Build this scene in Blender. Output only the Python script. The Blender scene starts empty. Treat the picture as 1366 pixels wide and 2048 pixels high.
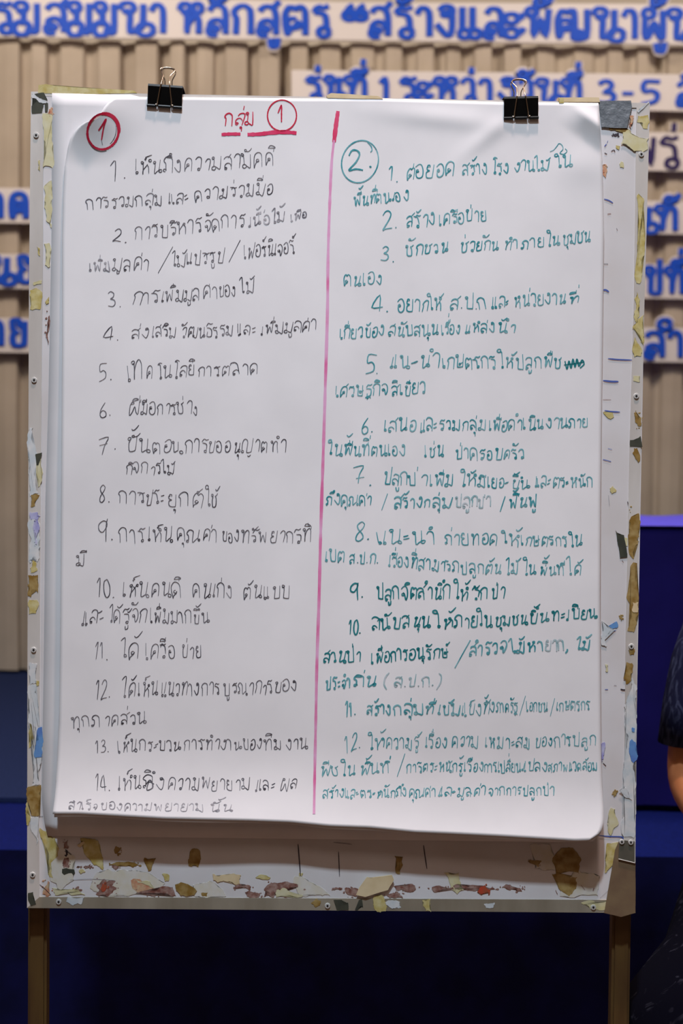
import bpy, bmesh, math, random
from mathutils import Vector, Matrix
R = math.radians
S = bpy.context.scene
COL = S.collection

# ------------------------------------------------------------------ camera
W, H, LENS, SENS = 1366, 2048, 50.0, 24.0
F = LENS / SENS * W
CAM = Vector((0.0, -2.05, 1.30))
CR = Matrix.Rotation(R(90 - 1.8), 3, 'X') @ Matrix.Rotation(R(0.62), 3, 'Z')
cd = bpy.data.cameras.new('camera')
cam = bpy.data.objects.new('camera', cd)
COL.objects.link(cam)
cam.location = CAM
cam.rotation_euler = CR.to_euler()
cd.sensor_fit = 'HORIZONTAL'
cd.sensor_width = SENS
cd.lens = LENS
cd.dof.use_dof = True
cd.dof.focus_distance = 2.04
cd.dof.aperture_fstop = 4.2
S.camera = cam

# ------------------------------------------------------------------ world, lamps, exposure
wd = bpy.data.worlds.new('world')
S.world = wd
wd.use_nodes = True
wd.node_tree.nodes['Background'].inputs[0].default_value = (.75, .78, 1, 1)
wd.node_tree.nodes['Background'].inputs[1].default_value = 0.02
S.view_settings.view_transform = 'Standard'
S.view_settings.look = 'None'
S.view_settings.gamma = 1
S.view_settings.exposure = 0.0


def lamp(name, loc, target, size, power, color, sy=None, spread=180):
    l = bpy.data.lights.new(name, 'AREA')
    l.shape = 'RECTANGLE' if sy else 'SQUARE'
    l.size = size
    if sy:
        l.size_y = sy
    l.energy = power
    l.color = color
    l.spread = R(spread)
    o = bpy.data.objects.new(name, l)
    COL.objects.link(o)
    o.location = loc
    o.rotation_euler = (Vector(target) - Vector(loc)).to_track_quat('-Z', 'Y').to_euler()
    return o


lamp('ceiling_lamp_key', (-0.25, -2.30, 5.55), (0, -0.05, 1.2), 0.20, 25.5, (.74, .895, 1.03), spread=64)
lamp('added_warm_light', (0.30, -0.80, 5.60), (0, -0.1, 0.8), 0.20, 19, (1, .72, .62), spread=60)  # unseen light, added to warm the upturned bottom of the paper
lamp('added_hall_fill', (0.3, -3.6, 5.6), (0, -3.0, 0), 1.2, 34, (1, .80, .68), 1.2)  # added soft fill for the room, no fitting in view
lamp('stage_lamp_left', (-1.2, 1.6, 3.6), (-0.5, 3.4, 1.6), 0.5, 34, (1, .85, .70))
lamp('stage_lamp_right', (1.3, 1.6, 3.6), (0.8, 3.4, 1.6), 0.5, 28, (1, .85, .70))

# ------------------------------------------------------------------ helpers
PSI = R(1.0)
BN = Vector((math.sin(PSI), -math.cos(PSI), 0))       # board normal, towards the viewer


def ray(px, py):
    return CR @ Vector(((px - W / 2) / F, (H / 2 - py) / F, -1.0))


def at(px, py, off=0.0):
    """point of the board plane (moved out by off along its normal)"""
    d = ray(px, py)
    t = (off - BN.dot(CAM)) / BN.dot(d)
    return CAM + d * t


def atY(px, py, Y):
    d = ray(px, py)
    return CAM + d * ((Y - CAM.y) / d.y)


def srgb(r, g, b):
    f = lambda c: ((c / 255 + .055) / 1.055) ** 2.4 if c > 10 else c / 255 / 12.92
    return (f(r), f(g), f(b), 1)


def mat(name, col, rough=.6, metal=0.0, spec=.5):
    m = bpy.data.materials.new(name)
    m.use_nodes = True
    b = m.node_tree.nodes['Principled BSDF']
    b.inputs['Base Color'].default_value = col if len(col) == 4 else (*col, 1)
    b.inputs['Roughness'].default_value = rough
    b.inputs['Metallic'].default_value = metal
    b.inputs['Specular IOR Level'].default_value = spec
    return m


def noisy(name, c1, c2, scale=20, rough=.6, metal=0, spec=.5, detail=4, lo=.35, hi=.65, stretch=(1, 1, 1), bump=0, bscale=None):
    m = mat(name, c1, rough, metal, spec)
    nt = m.node_tree
    b = nt.nodes['Principled BSDF']
    tc = nt.nodes.new('ShaderNodeTexCoord')
    mp = nt.nodes.new('ShaderNodeMapping')
    mp.inputs['Scale'].default_value = stretch
    n = nt.nodes.new('ShaderNodeTexNoise')
    n.inputs['Scale'].default_value = scale
    n.inputs['Detail'].default_value = detail
    r = nt.nodes.new('ShaderNodeValToRGB')
    r.color_ramp.elements[0].position = lo
    r.color_ramp.elements[1].position = hi
    r.color_ramp.elements[0].color = c1
    r.color_ramp.elements[1].color = c2
    nt.links.new(tc.outputs['Object'], mp.inputs[0])
    nt.links.new(mp.outputs[0], n.inputs['Vector'])
    nt.links.new(n.outputs['Fac'], r.inputs[0])
    nt.links.new(r.outputs[0], b.inputs['Base Color'])
    if bump:
        bp = nt.nodes.new('ShaderNodeBump')
        bp.inputs['Strength'].default_value = bump
        bp.inputs['Distance'].default_value = .002
        n2 = nt.nodes.new('ShaderNodeTexNoise')
        n2.inputs['Scale'].default_value = bscale or scale
        nt.links.new(mp.outputs[0], n2.inputs['Vector'])
        nt.links.new(n2.outputs['Fac'], bp.inputs['Height'])
        nt.links.new(bp.outputs[0], b.inputs['Normal'])
    return m


def build(name, bm, m, parent=None, smooth=False):
    me = bpy.data.meshes.new(name)
    bmesh.ops.recalc_face_normals(bm, faces=bm.faces[:])
    bm.to_mesh(me)
    bm.free()
    if smooth:
        for p in me.polygons:
            p.use_smooth = True
    o = bpy.data.objects.new(name, me)
    COL.objects.link(o)
    if m:
        me.materials.append(m)
    if parent:
        o.parent = parent
    return o


def tag(o, label=None, cat=None, group=None, kind=None):
    if label: o['label'] = label
    if cat: o['category'] = cat
    if group: o['group'] = group
    if kind: o['kind'] = kind
    return o


def thing(name, label, cat, group=None):
    o = bpy.data.objects.new(name, None)
    o.empty_display_size = .05
    COL.objects.link(o)
    return tag(o, label, cat, group)


def base(o, loc):
    """move an empty to the thing's base, its parts stay where they are"""
    loc = Vector(loc)
    for c in o.children:
        c.location -= loc
    o.location = loc


def box(bm, x0, x1, y0, y1, z0, z1):
    v = [bm.verts.new((x, y, z)) for x in (x0, x1) for y in (y0, y1) for z in (z0, z1)]
    for f in ((0, 1, 3, 2), (4, 6, 7, 5), (0, 4, 5, 1), (2, 3, 7, 6), (0, 2, 6, 4), (1, 5, 7, 3)):
        bm.faces.new([v[i] for i in f])


def prism(bm, poly, o0, o1):
    """polygon in photo pixels standing on the board plane, from offset o0 to o1"""
    fr = [at(x, y, o1) for x, y in poly]
    bk = [p - BN * (o1 - o0) for p in fr]
    a = [bm.verts.new(p) for p in fr]
    b = [bm.verts.new(p) for p in bk]
    bm.faces.new(a)
    bm.faces.new(b[::-1])
    n = len(a)
    for i in range(n):
        bm.faces.new((a[i], b[i], b[(i + 1) % n], a[(i + 1) % n]))


def tube(bm, pts, r, seg=8, closed=False):
    pts = [Vector(p) for p in pts]
    rings = []
    n = len(pts)
    up = Vector((0, 0, 1))
    prev = None
    for i, p in enumerate(pts):
        if closed:
            t = pts[(i + 1) % n] - pts[i - 1]
        else:
            t = pts[min(i + 1, n - 1)] - pts[max(i - 1, 0)]
        t.normalize()
        if prev is None:
            u = t.cross(up)
            if u.length < .01:
                u = t.cross(Vector((1, 0, 0)))
        else:
            u = prev - t * prev.dot(t)
        u.normalize()
        prev = u
        v = t.cross(u)
        rr = r[i] if isinstance(r, (list, tuple)) else r
        rings.append([bm.verts.new(p + (u * math.cos(a) + v * math.sin(a)) * rr)
                      for a in [2 * math.pi * k / seg for k in range(seg)]])
    m = n if closed else n - 1
    for i in range(m):
        A, B = rings[i], rings[(i + 1) % n]
        for k in range(seg):
            bm.faces.new((A[k], A[(k + 1) % seg], B[(k + 1) % seg], B[k]))
    if not closed:
        bm.faces.new(rings[0][::-1])
        bm.faces.new(rings[-1])


def interp(tab, x):
    if x <= tab[0][0]:
        return tab[0][1]
    for (a, b), (c, d) in zip(tab, tab[1:]):
        if x <= c:
            return b + (d - b) * (x - a) / (c - a)
    return tab[-1][1]


def sm(a, b, x):
    t = max(0.0, min(1.0, (x - a) / (b - a)))
    return t * t * (3 - 2 * t)


def spline(pts, n=4):
    """Catmull-Rom through 2D points"""
    if len(pts) < 3:
        return pts
    out = []
    P = [pts[0]] + pts + [pts[-1]]
    for i in range(1, len(P) - 2):
        a, b, c, d = P[i - 1], P[i], P[i + 1], P[i + 2]
        for k in range(n):
            t = k / n
            out.append(tuple(.5 * (2 * b[j] + (c[j] - a[j]) * t + (2 * a[j] - 5 * b[j] + 4 * c[j] - d[j]) * t * t
                                   + (3 * b[j] - a[j] - 3 * c[j] + d[j]) * t ** 3) for j in (0, 1)))
    out.append(pts[-1])
    return out


# ------------------------------------------------------------------ Thai pen-stroke alphabet
# x-height is 10 units; "@x,y,r,a,s" is a small ring (head) starting at angle a, sweeping s degrees
G = {
'ก': (6.2, "1,0 1.2,5.6 .3,7 1.2,9 3.2,10 5,9 5.6,7 5.6,0"),
'ข': (6, "@1.4,8.7,1.1,200,-330 1.9,7.4 1.4,6 1.8,2 2.4,.3 4.4,.3 5.3,1.6 5.4,10"),
'ค': (6.6, "@3.2,4.6,1.1,20,320 2.6,3.6 1.4,1.6 1,0 .8,6 1.6,9 3.4,10 5.2,9 5.9,6.5 5.9,0"),
'ง': (5.4, "@3,8.9,1.1,180,-330 4.2,8.6 4.6,6 4.4,2 3.5,.2 2.2,1.4 .3,4.4"),
'จ': (6, "@1.7,4.6,1.1,120,330 2.8,4.4 3.2,2 3.8,.2 5,3 5.3,7 4,9.7 2,10 .4,8.4"),
'ช': (7, "@1.4,8.6,1.1,200,-330 2,7.2 1.6,5.6 1.8,1.6 2.6,.2 4.6,.3 5.4,2 5.4,6.6 4.4,8.2 5.4,8.6 6.8,10.2"),
'ญ': (9.6, "@1.6,1,1,120,-300 1,1 .9,6.6 2,9.6 3.8,9.6 4.8,7.4 4.8,1 5.6,.2 7.6,.3 8.4,1.6 8.6,10/5.4,-1.8 6.6,-2.8 8.2,-1.6"),
'ฐ': (6.4, ".4,7.8 1.8,10 3.6,9.4 5.4,10.2/.8,7.6 3,7.4 5,6 5.2,1.4 4,.1 2,.3 1.8,3/.6,-2.6 2,-1.4 2.4,-3.6 4,-1.6 5.6,-3.6"),
'ฒ': (9.6, "@2.8,4.6,1.1,20,320 2.2,3.6 1.4,1.6 1,0 .6,6 1.4,9 2.4,9.6 3.2,8.6 4.2,9.8 5.2,8.6 5.4,1.2 6.2,.8 8.6,.4 8.8,10/@6.2,1,.9,0,360"),
'ณ': (9.8, "@1.3,1,1,0,-300 1.9,2.6 1.8,5.4 .5,7 1.4,9.4 3,10 4.6,9 5,7 5,.3 7,1.6 8.6,3/8.4,10 8.4,1.8/@8.9,1,.9,0,360"),
'ด': (6.4, "@2.8,4,1.1,60,320 3.2,3 1.6,1.4 1.2,0 .6,6 1.5,9 3.2,10 5,9 5.7,6.5 5.7,0"),
'ต': (6.8, "@2.8,4,1.1,60,320 3.2,3 1.6,1.4 1.2,0 .6,6 1.4,9.2 2.4,9.8 3.3,8.6 4.3,9.9 5.6,9 6,6.5 6,0"),
'ถ': (6.6, "@1.3,1,1,-60,-300 1.9,2.6 1.9,5.4 .4,7 1.4,9.2 3.2,10 5.2,9 5.8,7 5.8,0"),
'ท': (7, "@1.3,8.8,1.1,200,-330 2,7.6 2,0 2.2,4.4 3.4,8.4 4.9,10 5.9,8.6 6.1,6 6.1,0"),
'ธ': (6, ".2,7.6 1.6,10 3.4,9.4 5.4,10.2/.6,7.6 3.4,7.4 5,5.8 5.2,1.4 4,.1 1.8,.2 1.4,1.4 1.6,4.4"),
'น': (7, "@1.3,8.8,1.1,200,-330 2,7.6 2,.3 4,1.4 5.2,2.8 5.4,10/@6,1.2,1.3,0,360"),
'บ': (6.6, "@1.3,8.8,1.1,200,-330 2,7.6 2,1.2 2.6,.2 5,.2 5.8,1.2 5.8,10"),
'ป': (6.6, "@1.3,8.8,1.1,200,-330 2,7.6 2,1.2 2.6,.2 5,.2 5.8,1.2 5.8,13.6"),
'ผ': (7.2, "@2,8.9,1,-90,330 .9,7.6 .9,.2 2.4,2 3.6,6 4.8,2 6.2,.2 6.3,10"),
'ฝ': (7.2, "@2,8.9,1,-90,330 .9,7.6 .9,.2 2.4,2 3.6,6 4.8,2 6.2,.2 6.3,13.6"),
'พ': (7.8, "@1.2,8.8,1,200,-330 1.8,7.4 1.9,.1 4,7 5.8,.1 6.8,10"),
'ฟ': (7.8, "@1.2,8.8,1,200,-330 1.8,7.4 1.9,.1 4,7 5.8,.1 6.8,13.6"),
'ภ': (6.8, "@.9,1,.9,90,-300 2,1.4 2,5.4 .5,7 1.4,9.2 3.2,10 5.2,9 5.9,7 5.9,0"),
'ม': (7, "@1.3,8.8,1.1,200,-330 2,7.6 2,2.4/@1.6,1.3,1.5,0,360/2.8,1.4 4.2,.5 5.9,.2 6,10"),
'ย': (6.2, "@2,9,1,-60,300 .8,8 1.2,6.2 2.8,5.6 1,4.4 .9,1.6 2,.2 4.4,.2 5.3,1.4 5.4,10"),
'ร': (5.2, ".3,7.8 1.6,10 3.2,9.4 4.9,10.2/.4,7.8 2.8,7.5 4,6.2 4.3,2/@3.4,1.1,1,0,360"),
'ล': (6.6, "@1.8,1.1,1,-40,-320 .8,2.2 1.2,4.2 3,5 4.6,4 5.2,2.6/.6,8 1.6,9.6 3.4,10 5.2,9 5.8,6.5 5.8,0"),
'ว': (5.2, ".3,8 1.6,9.8 3.2,10 4.3,8.4 4.5,2/@3.6,1.1,1,0,360"),
'ศ': (6.8, "@3.2,4.6,1.1,20,320 2.6,3.6 1.4,1.6 1,0 .8,6 1.6,9 3.4,10 5.2,9 5.9,6.5 5.9,0/4.8,9 7,11.6"),
'ษ': (7, "@1.3,8.8,1.1,200,-330 2,7.6 2,1.2 2.6,.2 5,.2 5.8,1.2 5.8,10/@4,4.6,1,180,-330 5,5 7,6.4"),
'ส': (6.8, "@1.8,1.1,1,-40,-320 .8,2.2 1.2,4.2 3,5 4.6,4 5.2,2.6/.6,8 1.6,9.4 3.4,9.8 5.2,8.6 5.8,6 5.8,0/4.6,9 7,11.6"),
'ห': (7.2, "@1.3,8.8,1.1,200,-330 2,7.6 2,0 2.2,3 4.4,6.4 5.2,8/@5.6,8.9,1,0,360/4.6,6.8 6,5 6.1,0"),
'อ': (6.2, "@1.9,5.4,1.1,40,300 1,4.6 1.2,1.4 3,.1 5,1.4 5.5,5.6 4.4,9.4 2.6,10 .6,8.4"),
'ะ': (4, ".2,6 1.4,6.4 3.2,7.4/.2,2.8 1.4,3.2 3.2,4"),
'า': (5, ".3,7.6 1.6,9.8 3.2,9.6 4.2,7.4 4.2,0"),
'เ': (3, "1,10.4 1,2/@1.6,1.1,.9,0,360"),
'แ': (5.6, "1,10.4 1,2/@1.6,1.1,.9,0,360/3.6,10.4 3.6,2/@4.2,1.1,.9,0,360"),
'โ': (3.6, "3.6,13.8 1.6,14.6 .2,13.2 2,12.4 2,2/@2.6,1.1,.9,0,360"),
'ไ': (3.4, "-.8,12.6 1,14.8 1.9,14 2,2/@2.6,1.1,.9,0,360"),
'ใ': (3.6, "@.2,14,1.7,-60,330 1.4,12.8 2.2,12 2.2,2/@2.8,1.1,.9,0,360"),
'1': (4.6, ".6,7.6 2.6,10 2.7,0"),
'2': (6, ".6,7.8 1.8,9.6 3.6,9.8 4.8,8 4,5 .4,.1 2,.5 5.6,.3"),
'3': (6, ".8,8.6 2.6,10 4.4,8.8 3.8,6.4 2,5.2 4.4,4.6 5,2.4 3.4,.4 .4,.6"),
'4': (6.4, "4.4,0 4.4,10 .4,2.6 6,2.6"),
'5': (6.2, "5.8,9.8 1.6,9.8 1.4,5.6 3.4,6 5,4.4 4.4,1.4 .6,0"),
'6': (5.6, "4,10 1.4,5.6 .8,2 2.4,.1 4.6,1.2 4.6,3.8 2.6,4.8 1,3"),
'7': (6, ".4,9 5.4,9.8 3.4,5 2.6,0/.8,4.6 5,5.2"),
'8': (5.6, "4.8,8.4 3,10 1,8.6 1.6,6.2 4,3.6 4.6,1.4 2.8,0 .8,1.2 1.4,3.8 4,6.4 4.8,8.4"),
'9': (6, "4.6,7.2 4.6,9 2.6,10 .6,8.4 .8,5.8 2.8,4.8 4.6,7.4/5.4,10 4.6,7 4.4,0"),
'0': (5.6, "3.2,9.6 1,8 .6,3 2.4,.1 4.6,1.6 5,6 3.6,9.4 2.6,9.4"),
'.': (2.6, "1,.1 1.3,.5 1.5,.1"),
',': (3, "1.4,1 1.6,-.4 .4,-3"),
'/': (5, "0.2,-2.6 4.8,12"),
'(': (3.4, "3,11 1,8 .8,3 2.8,-1.4"),
')': (3.4, ".4,11 2.4,8 2.6,3 .6,-1.4"),
'-': (4.6, ".6,4.6 4,4.6"),
'"': (6.4, "@1.4,7,1,0,-360 .6,8 1.2,9.6 2.4,10.6/@4.6,7,1,0,-360 3.8,8 4.4,9.6 5.6,10.6"),
' ': (4, ""),
}
UP = {   # upper vowels, x counted from the right edge of the consonant
'ิ': "-5,11.4 -4,13 -2.2,13 -.8,11.8 -5,11.4",
'ี': "-5,11.4 -4,13 -2.2,13 -.8,11.8 -5,11.4/-.8,11.6 -.6,14.4",
'ึ': "-5,11.4 -4,13 -2.4,13 -1.4,11.8 -5,11.4/@-.6,13,.9,0,360",
'ื': "-5,11.4 -4,13 -2.2,13 -.8,11.8 -5,11.4/-.7,11.6 -.5,14.4/-2,12.6 -1.8,14.6",
'ั': "@-3.8,12.4,.9,0,330 -3,11.7 -1.6,12 .4,14.2",
'็': "-3.6,11.2 -4.4,12.2 -3.2,12.6 -4,13.4 -2.4,14.2 .4,15",
'ํ': "@-1,13,1.2,0,360",
}
TONE = {
'่': "-1.4,0 -1.2,3",
'้': "-3.6,1.4 -2.6,.2 -1.4,.8 .8,3.4",
'์': "@-2.2,.6,.8,0,330 -1.4,1.2 .6,3.8",
}
LOW = {
'ุ': "@-1.6,-1.9,.6,0,330 -1,-2 -1,-4.8",
'ู': "-3,-1.4 -2.8,-2.4 -2.4,-4.4 -.8,-4 -.6,-1.2",
}
PRINT_UP = {'ะ': (4, "@1,6.6,1,0,360/2,6.2 3.4,7 3.9,8.4/@1,1.6,1,0,360/2,1.2 3.4,2 3.9,3.4"),
            '้': "@-3,1,.8,0,360/-2.2,.6 -1,.8 .6,3.4"}


def parse(s, loop=1.0):
    out = []
    for st in s.split('/'):
        if not st.strip():
            continue
        pts = []
        for tk in st.split():
            if tk[0] == '@':
                x, y, r, a, sw = map(float, tk[1:].split(','))
                n = max(6, int(abs(sw) / 45))
                for k in range(n + 1):
                    an = R(a + sw * k / n)
                    pts.append((x + r * loop * math.cos(an), y + r * loop * math.sin(an)))
            else:
                x, y = tk.split(',')
                pts.append((float(x), float(y)))
        out.append(pts)
    return out


def layout(word, loop=.82, printed=False):
    """strokes of a word in glyph units plus its width"""
    x = 0.0
    hasup = False
    out = []
    put = lambda strokes, dx, dy: out.extend([[(px + dx, py + dy) for px, py in st] for st in strokes])
    for ch in word:
        if ch == 'ำ':
            put(parse(UP['ํ'], loop), x, 0)
            hasup = True
            ch = 'า'
        if ch in G:
            w, s = (PRINT_UP[ch] if printed and ch in PRINT_UP else G[ch])
            put(parse(s, loop), x, 0)
            x += w + (.9 if ch != ' ' else 0)
            hasup = False
        elif ch in UP:
            put(parse(UP[ch], loop), x - .9, 0)
            hasup = True
        elif ch in TONE:
            put(parse(PRINT_UP[ch] if printed and ch in PRINT_UP else TONE[ch], loop), x - .9, 15 if hasup else 12)
        elif ch in LOW:
            put(parse(LOW[ch], loop), x - .9, 0)
    return out, max(x - .9, .1)


def ribbon(bm, pts, wid, P3, taper=0.0, rnd=None, cut=False):
    """flat pen stroke through 2D points; P3 lifts a point onto its surface"""
    n = len(pts)
    if n < 2:
        return
    rows = []
    for i in range(n):
        a, b = pts[max(i - 1, 0)], pts[min(i + 1, n - 1)]
        dx, dy = b[0] - a[0], b[1] - a[1]
        l = math.hypot(dx, dy) or 1
        nx, ny = -dy / l, dx / l
        w = wid / 2
        if taper:
            e = min(i, n - 1 - i) / max(1, n - 1) * 2
            w *= (1 - taper) + taper * min(1, e * 2.2)
        if cut:      # cut letters: upright strokes heavy, rings and flats lighter
            w *= .70 + .42 * abs(dy) / l
            if 1 < i < n - 2:
                c_, d_ = pts[i - 2], pts[i + 2]
                t1 = math.atan2(pts[i][1] - c_[1], pts[i][0] - c_[0])
                t2 = math.atan2(d_[1] - pts[i][1], d_[0] - pts[i][0])
                ang = abs((t2 - t1 + math.pi) % (2 * math.pi) - math.pi)
                L_ = math.hypot(d_[0] - c_[0], d_[1] - c_[1]) + .1
                if ang / L_ > .075:
                    w *= .72
        if rnd:
            w *= rnd.uniform(.85, 1.15)
        x, y = pts[i]
        rows.append((bm.verts.new(P3(x + nx * w, y + ny * w)), bm.verts.new(P3(x - nx * w, y - ny * w))))
    for A, B in zip(rows, rows[1:]):
        try:
            bm.faces.new((A[0], A[1], B[1], B[0]))
        except ValueError:
            pass


# ------------------------------------------------------------------ materials
M = {}
M['paper'] = noisy('white_paper', srgb(229, 228, 231), srgb(236, 235, 238), 9, .75, spec=.2)
M['paper2'] = noisy('white_paper_under', srgb(222, 221, 224), srgb(230, 229, 232), 9, .75, spec=.2)
def ink(name, col, pale, lo=.3, hi=.75, scale=60):
    return noisy(name, col, pale, scale, .55, spec=.3, lo=lo, hi=hi)
M['black_ink'] = ink('black_ink', srgb(58, 56, 66), srgb(140, 138, 146), .35, .75)
M['faint_black_ink'] = ink('faint_black_ink', srgb(110, 108, 118), srgb(196, 194, 200), .35, .65, 90)
M['teal_ink'] = ink('teal_ink', srgb(42, 142, 154), srgb(136, 190, 198), .36, .72)
M['dark_teal_ink'] = ink('dark_teal_ink', srgb(14, 118, 126), srgb(70, 152, 158), .4, .8)
M['faint_teal_ink'] = ink('faint_teal_ink', srgb(110, 170, 176), srgb(196, 206, 212), .3, .65, 80)
M['red_ink'] = ink('red_ink', srgb(196, 22, 58), srgb(214, 60, 92), .4, .8)
M['pink_ink'] = ink('pink_ink', srgb(220, 112, 166), srgb(226, 172, 210), .35, .65, 26)
M['magenta_ink'] = ink('magenta_ink', srgb(214, 40, 92), srgb(226, 90, 130), .4, .8, 40)
M['board'] = noisy('whiteboard_surface', srgb(224, 223, 227), srgb(214, 210, 210), 7, .45, spec=.4)
M['alu'] = noisy('worn_aluminium', srgb(228, 225, 221), srgb(206, 200, 194), 14, .40, .2, stretch=(1, 1, .25), bump=.15, bscale=90)
M['shadealu'] = noisy('shaded_dirty_aluminium', srgb(176, 168, 152), srgb(150, 141, 124), 16, .5, .3, stretch=(1, 1, .25), bump=.15, bscale=90)  # grime, plus the dark floor's reflection put into the colour
M['rivet'] = mat('rivet_steel', srgb(214, 214, 212), .4, .25)
M['hole'] = mat('rivet_hole', srgb(20, 18, 18), .9)
M['legwood'] = noisy('brown_painted_leg', srgb(104, 80, 40), srgb(70, 46, 26), 16, .5, stretch=(1, 1, .2))
M['glue'] = noisy('yellow_tape_glue', srgb(188, 170, 96), srgb(210, 200, 150), 90, .5)
M['oldglue'] = noisy('brown_old_glue', srgb(138, 106, 46), srgb(172, 148, 96), 90, .5)
M['paleglue'] = noisy('pale_yellow_glue', srgb(206, 198, 150), srgb(214, 210, 178), 70, .55)
M['wash'] = noisy('pale_yellow_wash', srgb(214, 208, 190), srgb(220, 217, 212), 60, .55)
M['greentape'] = noisy('dark_green_tape', srgb(58, 62, 54), srgb(72, 74, 62), 60, .5)
M['ducttape'] = noisy('grey_duct_tape', srgb(112, 120, 128), srgb(134, 142, 150), 60, .38, .2, bump=.8, bscale=110)
M['browntape'] = noisy('brown_packing_tape', srgb(126, 108, 84), srgb(112, 92, 74), 30, .35)
M['torn'] = noisy('torn_white_paper', srgb(222, 222, 222), srgb(196, 206, 212), 60, .8)
M['tornblue'] = noisy('torn_blue_paper', srgb(86, 124, 196), srgb(100, 150, 206), 60, .8)
M['violet'] = noisy('violet_smear', srgb(150, 148, 206), srgb(196, 198, 224), 60, .8)
M['rust'] = noisy('red_brown_stain', srgb(122, 72, 60), srgb(168, 140, 130), 150, .7)
M['orange'] = noisy('orange_stain', srgb(198, 128, 96), srgb(206, 180, 146), 150, .7)
M['redst'] = noisy('red_stain', srgb(190, 66, 40), srgb(160, 80, 50), 120, .7)
M['mark'] = mat('blue_pen_mark', srgb(70, 94, 170), .6)
M['darkmark'] = mat('dark_pen_mark', srgb(60, 52, 62), .6)
M['greymark'] = mat('grey_scuff', srgb(150, 146, 152), .7)
M['cream'] = noisy('cream_peeled_paper', srgb(226, 206, 168), srgb(212, 190, 148), 40, .7)
M['clip'] = mat('black_enamel', srgb(11, 12, 13), .36, 0, .3)
M['wire'] = mat('nickel_wire', srgb(226, 210, 190), .16, 1.0)
M['curtain'] = noisy('beige_curtain', srgb(194, 182, 168), srgb(184, 172, 158), 6, .85, spec=.15)
M['foam'] = mat('white_foam_board', srgb(232, 226, 226), .7, 0, .2)
M['bluefoam'] = mat('blue_foam_letter', srgb(14, 82, 214), .6, 0, .3)
M['darkfoam'] = mat('dark_violet_letter', srgb(40, 24, 96), .6, 0, .3)
M['carpet'] = noisy('grey_navy_carpet', srgb(36, 48, 88), srgb(28, 40, 76), 120, .95, spec=.1)
M['bluecarpet'] = noisy('blue_carpet', srgb(14, 26, 96), srgb(11, 22, 82), 120, .95, spec=.1)
M['skirt'] = noisy('black_navy_skirt', srgb(13, 16, 62), srgb(9, 12, 46), 12, .9, spec=.1)
M['violetcloth'] = noisy('violet_table_cloth', srgb(25, 20, 90), srgb(21, 17, 80), 8, .85, spec=.1)
M['litcloth'] = noisy('lit_violet_cloth', srgb(104, 96, 232), srgb(96, 88, 222), 8, .9, spec=.1)  # the violet table cloth again, light on its top put into the colour

# ------------------------------------------------------------------ the room
def struct(name, bm, m):
    return tag(build(name, bm, m), kind='structure')


RX, RY0, RY1, RZ = 3.6, -6.0, 3.75, 6.0
def slab(name, m, *b):
    bm = bmesh.new()
    box(bm, *b)
    return struct(name, bm, m)


slab('floor', noisy('brown_floor', srgb(116, 90, 72), srgb(100, 76, 60), 3, .5), -RX, RX, RY0, RY1, -.1, 0)
slab('ceiling', mat('white_ceiling', srgb(225, 220, 215), .9), -RX, RX, RY0, RY1, RZ, RZ + .1)
WM = noisy('cream_wall', srgb(205, 196, 184), srgb(198, 188, 176), 2, .9)
slab('wall_back', WM, -RX, RX, RY1, RY1 + .1, 0, RZ)
slab('wall_front', WM, -RX, RX, RY0 - .1, RY0, 0, RZ)
slab('wall_left', WM, -RX - .1, -RX, RY0, RY1, 0, RZ)
slab('wall_right', WM, RX, RX + .1, RY0, RY1, 0, RZ)

# the stage: upper platform and a lower step in front
ZS, ZT = .50, .486
YU = CAM.y + (1.30 - ZS) * F / (1607 - 935)
YL = CAM.y + (1.30 - ZT) * F / (1716 - 935)
st = thing('stage', 'low navy carpeted stage running across behind the flipchart stand', 'stage')
bm = bmesh.new(); box(bm, -3.4, 3.4, YU, 3.7, ZS - .012, ZS); build('deck', bm, M['carpet'], st)
bm = bmesh.new(); box(bm, -3.4, 3.4, YU + .004, YU + .04, ZT, ZS - .012); build('riser', bm, M['bluecarpet'], st)
bm = bmesh.new(); box(bm, -3.4, 3.4, YL + .012, YU + .6, ZT - .03, ZT); build('step_top', bm, M['bluecarpet'], st)
bm = bmesh.new()
n = 220
vs = []
for i in range(n + 1):
    x = -3.4 + 6.8 * i / n
    y = YL + .005 * math.sin(i * 1.3) + .002 * math.sin(i * .37)
    vs.append((bm.verts.new((x, y, 0)), bm.verts.new((x, YL + .002, ZT + .002))))
for a, b in zip(vs, vs[1:]):
    bm.faces.new((a[0], b[0], b[1], a[1]))
sk = build('stage_skirt', bm, M['skirt'], st, True)
sk['label'] = 'black navy cloth skirt'
bm = bmesh.new(); box(bm, -3.35, 3.35, YU + .65, 3.65, 0, ZS - .013); build('platform_frame', bm, M['legwood'], st)
base(st, (0, YL, 0))

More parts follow.
